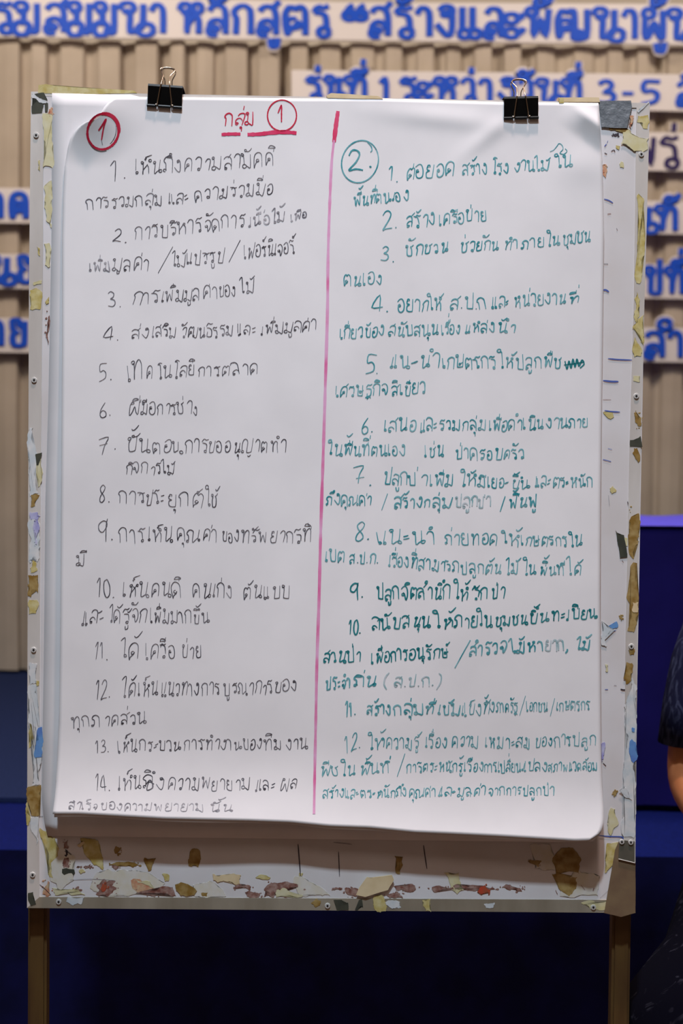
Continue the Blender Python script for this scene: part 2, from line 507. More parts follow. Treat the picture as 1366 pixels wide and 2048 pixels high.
# curtain with deep pleats
YC = 3.37
random.seed(7)
bm = bmesh.new()
prof = []
x = -2.3
while x < 2.3:
    p = .122 * random.uniform(.82, 1.22)
    d = random.uniform(.030, .060)
    w = random.uniform(.46, .64)
    t = random.uniform(-.012, .014)
    for fx, fy in ((0, .006), (.02, .001), (w * .5, t * .5 - .003), (w - .03, t), (w, t + .002), (w + .015, t + .014), (w + .03, d * .8), (w + .06, d),
                   (.5 + w * .5, d * random.uniform(.75, 1.1)), (.97, d * random.uniform(.35, .7))):
        prof.append((x + p * fx, YC + fy))
    x += p
rows = []
zs = [ZS + .012, .75, 1.1, 1.5, 1.9, 2.3, 2.9]
sway = [random.uniform(-1, 1) for _ in range(len(prof))]
for z in zs:
    row = []
    for i, (px, py) in enumerate(prof):
        f = (2.9 - z) / 2.4
        row.append(bm.verts.new((px + .008 * math.sin(i * .31 + z * 2.1) * f + .004 * sway[i // 10] * f, py + .006 * math.sin(i * .17 + z * 3), z)))
    rows.append(row)
for A, B in zip(rows, rows[1:]):
    for i in range(len(prof) - 1):
        bm.faces.new((A[i], A[i + 1], B[i + 1], B[i]))
cu = build('curtain', bm, M['curtain'], None, False)
so = cu.modifiers.new('thick', 'SOLIDIFY'); so.thickness = .002
tag(cu, 'pleated beige stage curtain hanging behind the blue lettering', 'curtain')

# violet draped table on the stage, behind the stand on the right
YTF = CAM.y + (1.30 - ZS) * F / (1610 - 935)
zt = 1.30 - (1046 - 935) * (YTF - CAM.y) / F
tb = thing('draped_table', 'table under a violet floor length cloth on the stage, right of the stand', 'table')
bm = bmesh.new()
tx0, tx1, ty0, ty1 = .05, 2.0, YTF, YTF + .72
def ringpts(z, out, wav):
    pts = []
    N = 60
    for i in range(N): pts.append((tx0 + (tx1 - tx0) * i / N, ty0 - out - wav * (1 + math.sin(i * 1.4)), z))
    for i in range(20): pts.append((tx1 + out, ty0 + (ty1 - ty0) * i / 20, z))
    for i in range(N): pts.append((tx1 - (tx1 - tx0) * i / N, ty1 + out, z))
    for i in range(20): pts.append((tx0 - out, ty1 - (ty1 - ty0) * i / 20, z))
    return [bm.verts.new(p) for p in pts]
r0 = ringpts(zt, -.008, 0); r1 = ringpts(zt - .006, 0, 0); r2 = ringpts(zt - .3, .002, .002); r3 = ringpts(ZS + .004, .004, .004)
for A, B in ((r0, r1), (r1, r2), (r2, r3)):
    for i in range(len(A)):
        bm.faces.new((A[i], A[(i + 1) % len(A)], B[(i + 1) % len(A)], B[i]))
c = build('tablecloth', bm, M['violetcloth'], tb, False)
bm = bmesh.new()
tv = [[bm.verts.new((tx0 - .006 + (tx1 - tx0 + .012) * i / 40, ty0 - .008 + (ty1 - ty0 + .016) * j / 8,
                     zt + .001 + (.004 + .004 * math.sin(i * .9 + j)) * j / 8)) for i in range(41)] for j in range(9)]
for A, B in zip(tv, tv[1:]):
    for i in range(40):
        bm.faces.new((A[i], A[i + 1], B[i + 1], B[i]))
build('lit_cloth_top', bm, M['litcloth'], tb, True)['label'] = 'top of the violet cloth, coloured brighter as if lit'  # extra sheet over the drape, painted bright for its lit top
bm = bmesh.new(); box(bm, tx0 + .02, tx1 - .02, ty0 + .02, ty1 - .02, zt - .035, zt - .01); build('tabletop', bm, M['legwood'], tb)
for lx in (tx0 + .06, tx1 - .1):
    for ly in (ty0 + .05, ty1 - .09):
        bm = bmesh.new(); box(bm, lx, lx + .04, ly, ly + .04, ZS, zt - .035); build('leg', bm, M['legwood'], tb)
base(tb, ((tx0 + tx1) / 2, (ty0 + ty1) / 2, ZS))

# ------------------------------------------------------------------ foam lettering on the curtain
YB = YC - .045          # plane of the foam backings


def banner(label, poly, letters, m, wid, ref, thick=.006, extra=()):
    """poly: backing outline in px; letters: (glyph text, x0, x1, baseline y, x-height px)"""
    sg = thing('banner_sign', label, 'banner', 'foam lettering strips on the curtain')
    bm = bmesh.new()
    fr = [bm.verts.new(atY(x, y, YB)) for x, y in poly]
    bk = [bm.verts.new(Vector(v.co) + Vector((0, .012, 0))) for v in fr]
    bm.faces.new(fr); bm.faces.new(bk[::-1])
    for i in range(len(fr)):
        j = (i + 1) % len(fr)
        bm.faces.new((fr[i], bk[i], bk[j], fr[j]))
    build('backing', bm, M['foam'], sg)['label'] = 'white foam backing strip'
    for ch, x0, x1, yb, xh in letters:
        st_, w = layout(ch, 1.6, True)
        bm = bmesh.new()
        bs = bmesh.new()
        sx = (x1 - x0 - wid) / max(w - 1.2, 1)
        sy = (xh - wid) / 10
        for i, s_ in enumerate(st_):
            pts = spline([(x0 + wid / 2 + (a - .6) * sx, yb - wid / 2 - b * sy) for a, b in s_], 3)
            cnt = [i * 30]
            def lift(a, b):
                cnt[0] += 1
                return atY(a, b, YB - thick - cnt[0] * .00002)
            ribbon(bm, pts, wid, lift, cut=True)
            if min(b for a, b in s_) > 9 or max(b for a, b in s_) < 0:
                ribbon(bs, pts, wid + 7, lambda a, b: atY(a, b, YB))
        if not bm.faces:
            bm.free(); bs.free(); continue
        ex = bmesh.ops.extrude_face_region(bm, geom=bm.faces[:])
        for v in ex['geom']:
            if isinstance(v, bmesh.types.BMVert):
                v.co.y += thick - .0005
        L = build('letter', bm, m, sg)
        if bs.faces:
            ex = bmesh.ops.extrude_face_region(bs, geom=bs.faces[:])
            for v in ex['geom']:
                if isinstance(v, bmesh.types.BMVert):
                    v.co.y += .010
            build('letter_backing', bs, M['foam'], L)
        else:
            bs.free()
    cs = [c for c in sg.children][0]
    base(sg, atY(ref[0], ref[1], YB))
    return sg


def row(y0, y1, xa, xb):
    return lambda x: y0 + (y1 - y0) * (x - xa) / (xb - xa)


def letters(items, fb, xh):
    return [(t, a, b, fb((a + b) / 2), xh) for t, a, b in items]


b1 = row(68, 84, 0, 1366)
banner('longest foam strip of big blue Thai letters, highest on the curtain',
       [(-240, -14), (683, 4), (1640, 10), (1640, 93), (683, 80), (-240, 72)],
       letters([('ร', -12, 27), ('ม', 31, 82), ('ส', 88, 136), ('ัม', 136, 190)], b1, 68)[:3] +
       letters([('ม', 138, 186), ('ม', 190, 236), ('น', 243, 300), ('า', 298, 333), ('ห', 360, 406), ('ลั', 413, 458), ('ก', 463, 507),
                ('สู', 514, 560), ('ต', 564, 618), ('ร', 624, 661), ('"', 688, 736), ('ส', 738, 784), ('ร้', 788, 828), ('า', 830, 866),
                ('ง', 870, 912), ('แ', 916, 962), ('ล', 968, 1010), ('ะ', 1014, 1049), ('พั', 1054, 1106), ('ฒ', 1110, 1182),
                ('น', 1190, 1242), ('า', 1243, 1277), ('ผู้', 1283, 1334), ('น', 1338, 1392)], b1, 69),
       M['bluefoam'], 11.5, (683, 40))
b2 = row(204, 214, 600, 1366)
banner('foam strip of blue Thai letters with numerals 3 and 5, above the board',
       [(583, 140), (1640, 152), (1640, 228), (583, 206)],
       letters([('รุ่', 610, 645), ('น', 650, 688), ('ที่', 690, 736), ('1', 756, 784), ('ร', 798, 836), ('ะ', 838, 866), ('ห', 870, 914),
                ('ว่', 920, 952), ('า', 956, 986), ('ง', 994, 1034), ('วั', 1036, 1068), ('น', 1074, 1124), ('ที่', 1124, 1166),
                ('3', 1192, 1236), ('-', 1240, 1272), ('5', 1278, 1324), ('สิ', 1352, 1398)], b2, 56),
       M['bluefoam'], 10, (900, 180))
rowsL = [(376, 446, 442, 'topmost of the three strips at the left edge', [('า', -28, 8), ('ค', 16, 58)]),
         (508, 577, 570, 'middle of the three strips at the left edge', [('น', -24, 26), ('ย', 33, 72)]),
         (636, 705, 697, 'lowest of the three strips at the left edge', [('า', -24, 9), ('ย', 18, 56)])]
for y0, y1, yb, lab, ls in rowsL:
    banner('foam strip of blue letters, ' + lab, [(-260, y0 - 3), (240, y0 + 2), (240, y1 + 2), (-260, y1 - 3)],
           letters(ls, lambda x: yb, y1 - y0 - 8), M['bluefoam'], 12, (0, y0))
banner('foam strip with dark violet letters, right of the board', [(1236, 264), (1640, 268), (1640, 346), (1236, 340)],
       letters([('พ', 1270, 1314), ('ร่', 1320, 1358)], lambda x: 336, 66), M['darkfoam'], 8.5, (1330, 300))
rowsR = [(402, 468, 466, 'directly under the strip with violet letters', [('น', 1262, 1310), ('ท้', 1312, 1358)]),
         (528, 597, 592, 'middle of the three blue ones right of the board', [('ป', 1290, 1326), ('ที่', 1332, 1372)]),
         (655, 724, 719, 'lowest of the three blue ones right of the board', [('สำ', 1288, 1368)])]
for y0, y1, yb, lab, ls in rowsR:
    banner('foam strip of blue letters, ' + lab, [(1180, y0 - 2), (1640, y0 + 4), (1640, y1 + 4), (1180, y1 - 2)],
           letters(ls, lambda x: yb, y1 - y0 - 8), M['bluefoam'], 10.5, (1330, y0))

# ------------------------------------------------------------------ the whiteboard stand
wb = thing('whiteboard_stand', 'worn white board in an aluminium frame on two brown legs', 'board')
TL, TR, BR, BL = (62, 183), (1300, 206), (1270, 1826), (54, 1816)
TH = -.016
bm = bmesh.new()
prism(bm, [(64, 186), (1296, 208), (1266, 1822), (58, 1812)], TH, 0)
panel = build('panel', bm, M['board'], wb)
fr_ = {}
for nm, poly in (('left', [(62, 183), (86, 184), (86, 500), (83, 760), (80, 1200), (78, 1650), (79, 1794), (54, 1816), (55, 1300), (58, 560)]),
                 ('right', [(1273, 206), (1300, 206), (1292, 500), (1284, 780), (1275, 1200), (1270, 1826), (1246, 1800), (1251, 1300), (1259, 900), (1268, 600)]),
                 ('bottom', [(79, 1794), (1246, 1800), (1270, 1826), (54, 1816)]),
                 ('top', [(62, 183), (1300, 206), (1296, 216), (66, 192)])):
    bm = bmesh.new()
    prism(bm, poly, -.020, .0012 if nm != 'top' else .0010)
    fr_[nm] = build('frame_rail', bm, M['shadealu' if nm == 'bottom' else 'alu'], wb)  # bottom rail painted darker for the dim floor it reflects
    fr_[nm]['label'] = {'left': 'left aluminium frame rail', 'right': 'right aluminium frame rail', 'bottom': 'bottom aluminium frame rail', 'top': 'top aluminium frame rail'}[nm]
# inner edge strip that runs beside the left rail
bm = bmesh.new()
prism(bm, [(87, 186), (106, 187), (104, 470), (97, 800), (91, 1000), (89, 1300), (86, 1560), (84, 1560), (84, 1300), (84, 800), (87, 470)], 0, .0008)
build('edge_strip', bm, M['board'], wb)

# rivets
def disc(bm, px, py, r, off0, off1, seg=14, dome=0):
    c0 = at(px, py, off1)
    u = Vector((BN.y, -BN.x, 0)).normalized(); v = Vector((0, 0, 1))
    a = [bm.verts.new(c0 + (u * math.cos(t) + v * math.sin(t)) * r) for t in [2 * math.pi * k / seg for k in range(seg)]]
    a2 = [bm.verts.new(c0 - BN * (off1 - off0) + (u * math.cos(t) + v * math.sin(t)) * r * 1.15) for t in [2 * math.pi * k / seg for k in range(seg)]]
    bm.faces.new(a)
    for i in range(seg):
        bm.faces.new((a[i], a2[i], a2[(i + 1) % seg], a[(i + 1) % seg]))
def rivet(px, py, parent, base_off=.0012, r=.0036):
    bm = bmesh.new(); disc(bm, px, py, r, base_off, base_off + .0016)
    o = build('rivet', bm, M['rivet'], parent)
    bm = bmesh.new(); disc(bm, px, py, r * .42, base_off + .0012, base_off + .0020, 10)
    build('rivet_hole', bm, M['hole'], o)
for p in ((72, 270), (68, 760), (67, 1300), (65, 1750)): rivet(*p, fr_['left'])
for p in ((1283, 308), (1273, 792), (1263, 1293)): rivet(*p, fr_['right'])
for p in ((117, 1804), (655, 1812), (1187, 1815)): rivet(*p, fr_['bottom'])
# corner plate lower right
bm = bmesh.new(); prism(bm, [(1239, 1680), (1270, 1683), (1270, 1726), (1237, 1718)], .0022, .0032)
cp = build('corner_plate', bm, noisy('dull_zinc', srgb(128, 128, 116), srgb(112, 112, 104), 30, .4, .6), wb)
bm = bmesh.new()
for a, b in (((1237, 1718), (1270, 1726)), ((1270, 1726), (1270, 1683))):
    tube(bm, [at(*a, .0034), at(*b, .0034)], .0007, 6)
build('plate_edge', bm, M['rivet'], cp)
for p in ((1244, 1684), (1262, 1685)): rivet(*p, cp, .0032, .0034)

# stains, tape scraps and pen marks stuck on the board
RS = random.Random(11)
def blob(x, y, rx, ry, n=12, seed=None, k=.45):
    rr = random.Random(seed if seed is not None else int(x * 7 + y))
    return [(x + rx * math.cos(2 * math.pi * i / n) * rr.uniform(1 - k, 1 + k), y + ry * math.sin(2 * math.pi * i / n) * rr.uniform(1 - k, 1 + k)) for i in range(n)]
def patch(name, pts, m, off, parent, rough=2.0, thick=.0004):
    n = len(pts)
    out = list(pts)
    amp = .20 if name in ('ink_smear', 'tape_residue', 'torn_paper') else .05
    for _ in range(4):          # torn edge: displace the middle of every long enough side
        new = []
        for i, a in enumerate(out):
            b = out[(i + 1) % len(out)]
            new.append(a)
            L = math.hypot(b[0] - a[0], b[1] - a[1])
            if L > 2.2:
                k = RS.uniform(-amp, amp) * min(L, 22) * rough / 2
                new.append(((a[0] + b[0]) / 2 - (b[1] - a[1]) / L * k, (a[1] + b[1]) / 2 + (b[0] - a[0]) / L * k))
        out = new
    bm = bmesh.new()
    prism(bm, out, off - thick + .0001, off + .0001)
    if name == 'ink_smear' or (name == 'tape_residue' and n > 6 and m is M['oldglue']):
        cx, cy = sum(p[0] for p in pts) / n, sum(p[1] for p in pts) / n
        ex = max(abs(p[0] - cx) for p in pts); ey = max(abs(p[1] - cy) for p in pts)
        for _ in range(6):
            a = RS.uniform(0, 6.3); q = RS.uniform(.9, 1.35)
            r_ = RS.uniform(.6, 1.7)
            prism(bm, blob(cx + ex * q * math.cos(a), cy + ey * q * math.sin(a), r_ * 1.4, r_, 7), off - thick + .0001, off + .0001)
    bmesh.ops.triangulate(bm, faces=[f for f in bm.faces if len(f.verts) > 4])
    return build(name, bm, m, parent)
def rc(x0, y0, x1, y1):
    return [(x0, y0), (x1, y0), (x1, y1), (x0, y1)]
OF, OP = .0015, .0005
L_, R_, B_, P_ = fr_['left'], fr_['right'], fr_['bottom'], panel
# left side
for nm, pts, m, off, par in (
    ('tape_scrap', [(64, 188), (88, 185), (90, 194), (95, 200), (88, 204), (84, 226), (64, 227), (63, 212), (74, 203)], 'greentape', OF, L_),
    ('tape_scrap', [(90, 205), (96, 206), (95, 224), (90, 224)], 'greentape', .0014, P_),
    ('torn_paper', [(66, 186), (76, 194), (88, 203), (94, 202), (93, 205), (84, 206), (72, 197), (64, 196)], 'torn', OF + .0003, L_),
    ('tape_residue', [(86, 226), (106, 226), (105, 336), (86, 334)], 'paleglue', .0014, P_),
    ('tape_residue', [(88, 372), (103, 360), (103, 456), (92, 440)], 'paleglue', .0014, P_),
    ('ink_smear', [(98, 218), (106, 218), (106, 231), (99, 228)], 'orange', .0016, P_),
    ('tape_residue', [(76, 322), (80, 320), (80, 342), (76, 338)], 'glue', OF, L_),
    ('tape_residue', [(74, 494), (80, 497), (80, 512), (76, 508)], 'glue', OF, L_),
    ('tape_residue', [(60, 581), (70, 576), (82, 582), (82, 612), (80, 619), (60, 619)], 'glue', OF, L_),
    ('tape_residue', [(66, 566), (83, 560), (83, 567), (68, 571)], 'paleglue', OF, L_),
    ('tape_residue', [(88, 487), (99, 486), (98, 535), (90, 530)], 'paleglue', .0014, P_),
    ('tape_residue', [(90, 604), (98, 593), (98, 605), (92, 609)], 'glue', .0014, P_),
    ('ink_smear', [(96, 634), (99, 630), (97, 690), (92, 668)], 'rust', .0014, P_),
    ('torn_paper', [(60, 856), (66, 856), (70, 900), (76, 986), (60, 992), (58, 900)], 'torn', OF, L_),
    ('tape_residue', [(70, 910), (80, 906), (82, 930), (80, 972), (76, 975), (72, 930)], 'paleglue', OF, L_),
    ('tape_scrap', [(71, 908), (84, 905), (82, 916), (77, 930), (73, 930)], 'greentape', OF + .0003, L_),
    ('tape_residue', [(62, 990), (79, 990), (70, 1012), (62, 1014)], 'oldglue', OF, L_),
    ('ink_smear', [(60, 1024), (75, 1024), (75, 1040), (60, 1038)], 'violet', OF, L_),
    ('torn_paper', [(59, 1040), (75, 1040), (76, 1092), (80, 1094), (74, 1124), (68, 1112), (60, 1126)], 'torn', OF, L_),
    ('ink_smear', [(69, 1040), (75, 1040), (74, 1090), (70, 1088)], 'violet', OF + .0003, L_),
    ('tape_residue', [(56, 1150), (76, 1150), (76, 1186), (66, 1178), (62, 1194), (56, 1192)], 'oldglue', OF, L_),
    ('tape_residue', [(66, 1120), (75, 1140), (62, 1146), (60, 1136)], 'glue', OF, L_),
    ('tape_residue', [(58, 1200), (74, 1200), (72, 1226), (58, 1228)], 'glue', OF, L_),
    ('torn_paper', [(60, 1325), (74, 1328), (72, 1366), (60, 1370)], 'torn', OF, L_),
    ('tape_residue', [(71, 1362), (78, 1362), (78, 1370), (71, 1372)], 'glue', OF, L_),
    ('torn_paper', [(57, 1372), (73, 1370), (74, 1432), (79, 1446), (79, 1530), (79, 1568), (64, 1572), (66, 1520), (70, 1452), (56, 1444)], 'torn', OF, L_),
    ('torn_paper', [(76, 1456), (84, 1454), (84, 1514), (71, 1516), (72, 1490), (77, 1480)], 'tornblue', OF + .0003, L_),
    ('tape_residue', [(58, 1444), (68, 1452), (66, 1490), (58, 1496)], 'glue', OF, L_),
    ('tape_residue', [(54, 1576), (82, 1570), (80, 1632), (62, 1630), (54, 1604)], 'oldglue', OF, L_),
    ('tape_residue', [(54, 1604), (60, 1632), (58, 1650), (53, 1650)], 'glue', OF, L_),
    ('torn_paper', [(61, 1634), (74, 1634), (73, 1690), (68, 1668)], 'torn', OF, L_),
    ('tape_scrap', [(56, 1786), (66, 1784), (66, 1796), (72, 1808), (62, 1812), (56, 1800)], 'greentape', OF, L_),
    # panel foot
    ('tape_residue', [(80, 1655), (94, 1664), (98, 1674), (110, 1676), (118, 1700), (116, 1712), (106, 1720), (106, 1756), (96, 1748), (94, 1706), (86, 1680)], 'glue', OP, P_),
    ('tape_residue', [(104, 1776), (140, 1778), (170, 1790), (110, 1790)], 'paleglue', OP, P_),
    ('tape_residue', [(160, 1677), (190, 1678), (200, 1700), (206, 1740), (196, 1732), (172, 1712)], 'glue', OP, P_),
    ('torn_paper', [(154, 1690), (166, 1683), (170, 1686), (158, 1694)], 'cream', OP + .0003, P_),
    ('ink_smear', [(129, 1684), (136, 1680), (134, 1696), (128, 1696)], 'rust', OP, P_),
    ('ink_smear', [(129, 1716), (137, 1716), (138, 1736), (127, 1736)], 'rust', OP, P_),
    ('ink_smear', [(130, 1698), (134, 1700), (136, 1710), (132, 1709)], 'darkmark', OP, P_),
    ('tape_scrap', [(124, 1738), (132, 1736), (148, 1739), (150, 1746), (147, 1752), (144, 1746), (134, 1747), (128, 1750), (124, 1746)], 'greentape', OP, P_),
    ('ink_smear', [(156, 1732), (164, 1732), (164, 1735), (156, 1735)], 'rust', OP, P_),
    ('ink_smear', [(170, 1731), (184, 1733), (182, 1737), (172, 1736)], 'rust', OP, P_),
    ('tape_residue', blob(164, 1743, 5, 4), 'glue', OP, P_),
    ('ink_smear', blob(231, 1734, 6, 3), 'rust', OP, P_),
    ('ink_smear', blob(234, 1700, 6, 7), 'oldglue', OP, P_),
    ('ink_smear', blob(212, 1775, 20, 14, 18), 'rust', OP, P_),
    ('ink_smear', blob(208, 1775, 6, 7, 10), 'redst', OP + .0003, P_),
    ('ink_smear', blob(155, 1779, 6, 4), 'rust', OP, P_),
    ('ink_smear', [(85, 1788), (92, 1772), (96, 1762), (99, 1764), (98, 1780), (100, 1790)], 'orange', OP, P_),
    ('tape_residue', [(262, 1760), (280, 1758), (305, 1772), (306, 1784), (276, 1786), (264, 1774)], 'orange', OP, P_),
    ('tape_residue', [(270, 1758), (300, 1762), (312, 1780), (300, 1774)], 'paleglue', OP + .0002, P_),
    ('ink_smear', [(272, 1786), (310, 1782), (322, 1774), (345, 1774), (352, 1791), (300, 1790)], 'rust', OP + .0002, P_),
    ('tape_residue', [(350, 1769), (374, 1768), (394, 1782), (388, 1791), (360, 1790)], 'oldglue', OP + .0004, P_),
    ('tape_residue', [(288, 1716), (312, 1716), (302, 1740), (296, 1742)], 'oldglue', OP, P_),
    ('tape_residue', [(324, 1748), (338, 1750), (337, 1762), (330, 1763)], 'glue', OP, P_),
    ('tape_residue', [(402, 1786), (415, 1785), (414, 1792), (404, 1792)], 'oldglue', OP, P_),
    ('tape_residue', [(382, 1700), (400, 1702), (396, 1734), (378, 1732)], 'oldglue', OP, P_),
    ('torn_paper', [(425, 1748), (482, 1750), (480, 1768), (436, 1765), (427, 1760)], 'cream', OP + .0003, P_),
    ('ink_smear', [(472, 1769), (502, 1773), (500, 1779), (470, 1777)], 'rust', OP, P_),
    ('ink_smear', [(490, 1784), (520, 1788), (518, 1794), (494, 1793)], 'rust', OP, P_),
    ('tape_residue', blob(526, 1755, 12, 4), 'glue', OP, P_),
    ('ink_smear', [(528, 1780), (545, 1766), (570, 1763), (596, 1769), (596, 1774), (572, 1781), (556, 1778), (548, 1794), (527, 1794), (540, 1786)], 'rust', OP, P_),
    ('tape_residue', [(553, 1780), (566, 1776), (580, 1784), (606, 1790), (604, 1794), (552, 1794)], 'paleglue', OP + .0002, P_),
    ('ink_smear', [(664, 1776), (681, 1775), (680, 1780), (666, 1779)], 'rust', OP, P_),
    ('ink_smear', [(690, 1776), (716, 1778), (714, 1792), (702, 1790), (690, 1782)], 'rust', OP, P_),
    ('ink_smear', [(786, 1771), (830, 1771), (832, 1778), (792, 1780)], 'rust', OP, P_),
    ('tape_residue', [(789, 1712), (806, 1714), (800, 1748), (792, 1746)], 'oldglue', OP, P_),
    ('tape_residue', [(598, 1746), (606, 1746), (604, 1752), (598, 1752)], 'glue', OP, P_),
    ('tape_residue', [(888, 1746), (918, 1745), (928, 1780), (914, 1788)], 'paleglue', OP, P_),
    ('ink_smear', [(864, 1774), (906, 1774), (908, 1780), (866, 1782)], 'rust', OP, P_),
    ('ink_smear', [(906, 1772), (985, 1774), (990, 1778), (960, 1780), (910, 1779)], 'rust', OP, P_),
    ('ink_smear', blob(967, 1780, 11, 8, 14), 'redst', OP + .0003, P_),
    ('ink_smear', [(1004, 1774), (1020, 1769), (1040, 1776), (1044, 1782), (1020, 1780)], 'rust', OP, P_),
    ('tape_residue', [(1122, 1696), (1146, 1696), (1162, 1722), (1158, 1748), (1112, 1746), (1104, 1722)], 'oldglue', OP, P_),
    ('tape_residue', [(1104, 1748), (1154, 1754), (1152, 1778), (1138, 1793), (1124, 1782)], 'oldglue', OP, P_),
    ('tape_residue', [(1216, 1686), (1236, 1684), (1230, 1730), (1210, 1746), (1212, 1716)], 'glue', OP, P_),
    ('tape_residue', [(196, 1744), (240, 1740), (300, 1748), (330, 1766), (318, 1780), (262, 1790), (214, 1792), (180, 1776)], 'wash', OP - .0001, P_),
    ('tape_residue', [(96, 1700), (124, 1694), (150, 1712), (148, 1760), (120, 1780), (100, 1760)], 'wash', OP - .0001, P_),
    ('tape_residue', [(386, 1770), (430, 1764), (452, 1792), (390, 1793)], 'wash', OP - .0001, P_),
    ('tape_residue', [(590, 1752), (630, 1770), (660, 1792), (600, 1794)], 'wash', OP - .0001, P_),
    ('tape_residue', [(1060, 1690), (1100, 1688), (1112, 1740), (1070, 1738)], 'wash', OP - .0001, P_),
    ('tape_residue', [(1150, 1740), (1200, 1752), (1196, 1792), (1120, 1792)], 'wash', OP - .0001, P_),
    ('ink_smear', blob(1072, 1724, 12, 5), 'oldglue', OP, P_),
    ('ink_smear', blob(250, 1728, 26, 5), 'oldglue', OP, P_),
    ('ink_smear', blob(790, 1790, 14, 5), 'rust', OP, P_),
    # foot rail
    ('torn_paper', [(136, 1794), (168, 1795), (164, 1808), (146, 1811), (132, 1804)], 'torn', OF, B_),
    ('tape_residue', [(622, 1806), (632, 1797), (642, 1802), (640, 1810), (630, 1814)], 'oldglue', OF, B_),
    ('tape_scrap', [(667, 1800), (684, 1800), (688, 1810), (696, 1805), (697, 1820), (674, 1822)], 'greentape', OF, B_),
    ('tape_scrap', [(710, 1820), (718, 1800), (724, 1798), (726, 1815), (722, 1812), (714, 1822)], 'greentape', OF, B_),
    ('tape_residue', [(748, 1792), (764, 1790), (772, 1822), (750, 1820)], 'glue', OF, B_),
    ('torn_paper', [(770, 1806), (800, 1804), (802, 1816), (784, 1818)], 'torn', OF, B_),
    ('tape_residue', [(845, 1800), (860, 1798), (862, 1824), (852, 1822)], 'glue', OF, B_),
    ('torn_paper', [(968, 1808), (990, 1806), (986, 1816), (972, 1816)], 'torn', OF, B_),
    ('tape_residue', [(1162, 1806), (1246, 1803), (1240, 1824), (1180, 1818)], 'paleglue', OF - .0001, B_),
    # right side
    ('tape_residue', [(1246, 264), (1258, 258), (1270, 272), (1298, 276), (1296, 296), (1286, 304), (1268, 302), (1242, 288)], 'paleglue', OF + .0002, R_),
    ('tape_residue', [(1276, 232), (1296, 230), (1295, 258), (1286, 256), (1286, 246), (1274, 244)], 'glue', OF, R_),
    ('torn_paper', [(1274, 222), (1298, 203), (1298, 206), (1278, 226)], 'torn', OF + .0003, R_),
    ('ink_smear', [(1260, 232), (1268, 232), (1264, 248), (1257, 252)], 'orange', .0018, P_),
    ('tape_residue', [(1214, 250), (1248, 254), (1262, 262), (1240, 264), (1218, 258)], 'oldglue', .0008, P_),
    ('ink_smear', [(1226, 270), (1232, 267), (1238, 269), (1230, 273)], 'darkmark', OP, P_),
    ('tape_residue', [(1232, 290), (1240, 292), (1238, 300), (1234, 298)], 'glue', OP, P_),
    ('tape_residue', [(1242, 322), (1246, 324), (1247, 336), (1240, 334)], 'paleglue', OP, P_),
    ('ink_smear', [(1208, 328), (1213, 330), (1212, 356), (1208, 352)], 'orange', OP, P_),
    ('tape_residue', [(1277, 386), (1288, 400), (1284, 430), (1284, 462), (1291, 466), (1289, 510), (1283, 514), (1283, 560), (1280, 567), (1273, 566), (1275, 500), (1276, 430)], 'glue', OF, R_),
    ('tape_residue', [(1274, 584), (1280, 600), (1279, 630), (1274, 646), (1270, 640)], 'glue', OF, R_),
    ('tape_residue', [(1265, 656), (1288, 630), (1287, 690), (1281, 684), (1280, 658)], 'glue', OF, R_),
    ('tape_residue', [(1270, 674), (1282, 696), (1282, 712), (1269, 714)], 'glue', OF, R_),
    ('tape_residue', [(1267, 752), (1280, 752), (1280, 763), (1267, 762)], 'paleglue', OF, R_),
    ('tape_residue', [(1268, 826), (1273, 824), (1276, 838), (1282, 834), (1282, 852), (1276, 852), (1270, 842)], 'oldglue', OF, R_),
    ('tape_scrap', [(1260, 880), (1272, 880), (1281, 872), (1285, 894), (1260, 893)], 'greentape', OF, R_),
    ('tape_residue', [(1268, 896), (1274, 896), (1280, 918), (1276, 926), (1270, 916)], 'oldglue', OF, R_),
    ('tape_residue', [(1262, 1034), (1278, 1027), (1276, 1088), (1270, 1092), (1267, 1118), (1260, 1110), (1256, 1070)], 'oldglue', OF, R_),
    ('tape_scrap', [(1231, 1060), (1238, 1070), (1248, 1070), (1256, 1114), (1240, 1116)], 'greentape', OP + .0004, P_),
    ('tape_residue', [(1248, 1074), (1256, 1076), (1254, 1092), (1250, 1090)], 'paleglue', OP, P_),
    ('tape_residue', [(1267, 1124), (1274, 1126), (1275, 1200), (1268, 1264), (1255, 1262), (1258, 1180)], 'oldglue', OF, R_),
    ('torn_paper', [(1265, 1205), (1277, 1204), (1276, 1224), (1264, 1222)], 'cream', OF + .0003, R_),
    ('tape_residue', [(1257, 1300), (1270, 1298), (1268, 1310), (1260, 1310)], 'oldglue', OF, R_),
    ('tape_residue', [(1253, 1324), (1264, 1326), (1262, 1362), (1252, 1368)], 'oldglue', OF, R_),
    ('torn_paper', [(1264, 1356), (1268, 1362), (1268, 1402), (1270, 1440), (1271, 1520), (1270, 1616), (1268, 1676), (1248, 1674), (1248, 1536), (1252, 1500), (1250, 1432), (1248, 1412), (1254, 1396)], 'torn', OF, R_),
    ('torn_paper', [(1264, 1478), (1272, 1486), (1268, 1526), (1262, 1518), (1258, 1500)], 'tornblue', OF + .0004, R_),
    ('torn_paper', [(1264, 1455), (1269, 1456), (1269, 1464), (1264, 1463)], 'tornblue', OF + .0004, R_),
    ('torn_paper', [(1238, 1582), (1252, 1576), (1264, 1600), (1250, 1594)], 'torn', OF + .0008, R_),
    ('torn_paper', [(1217, 1252), (1230, 1244), (1234, 1243), (1234, 1256), (1222, 1258)], 'tornblue', OP, P_),
    ('torn_paper', [(1203, 1242), (1214, 1254), (1230, 1260), (1214, 1270), (1212, 1294), (1203, 1290)], 'torn', OP + .0006, P_),
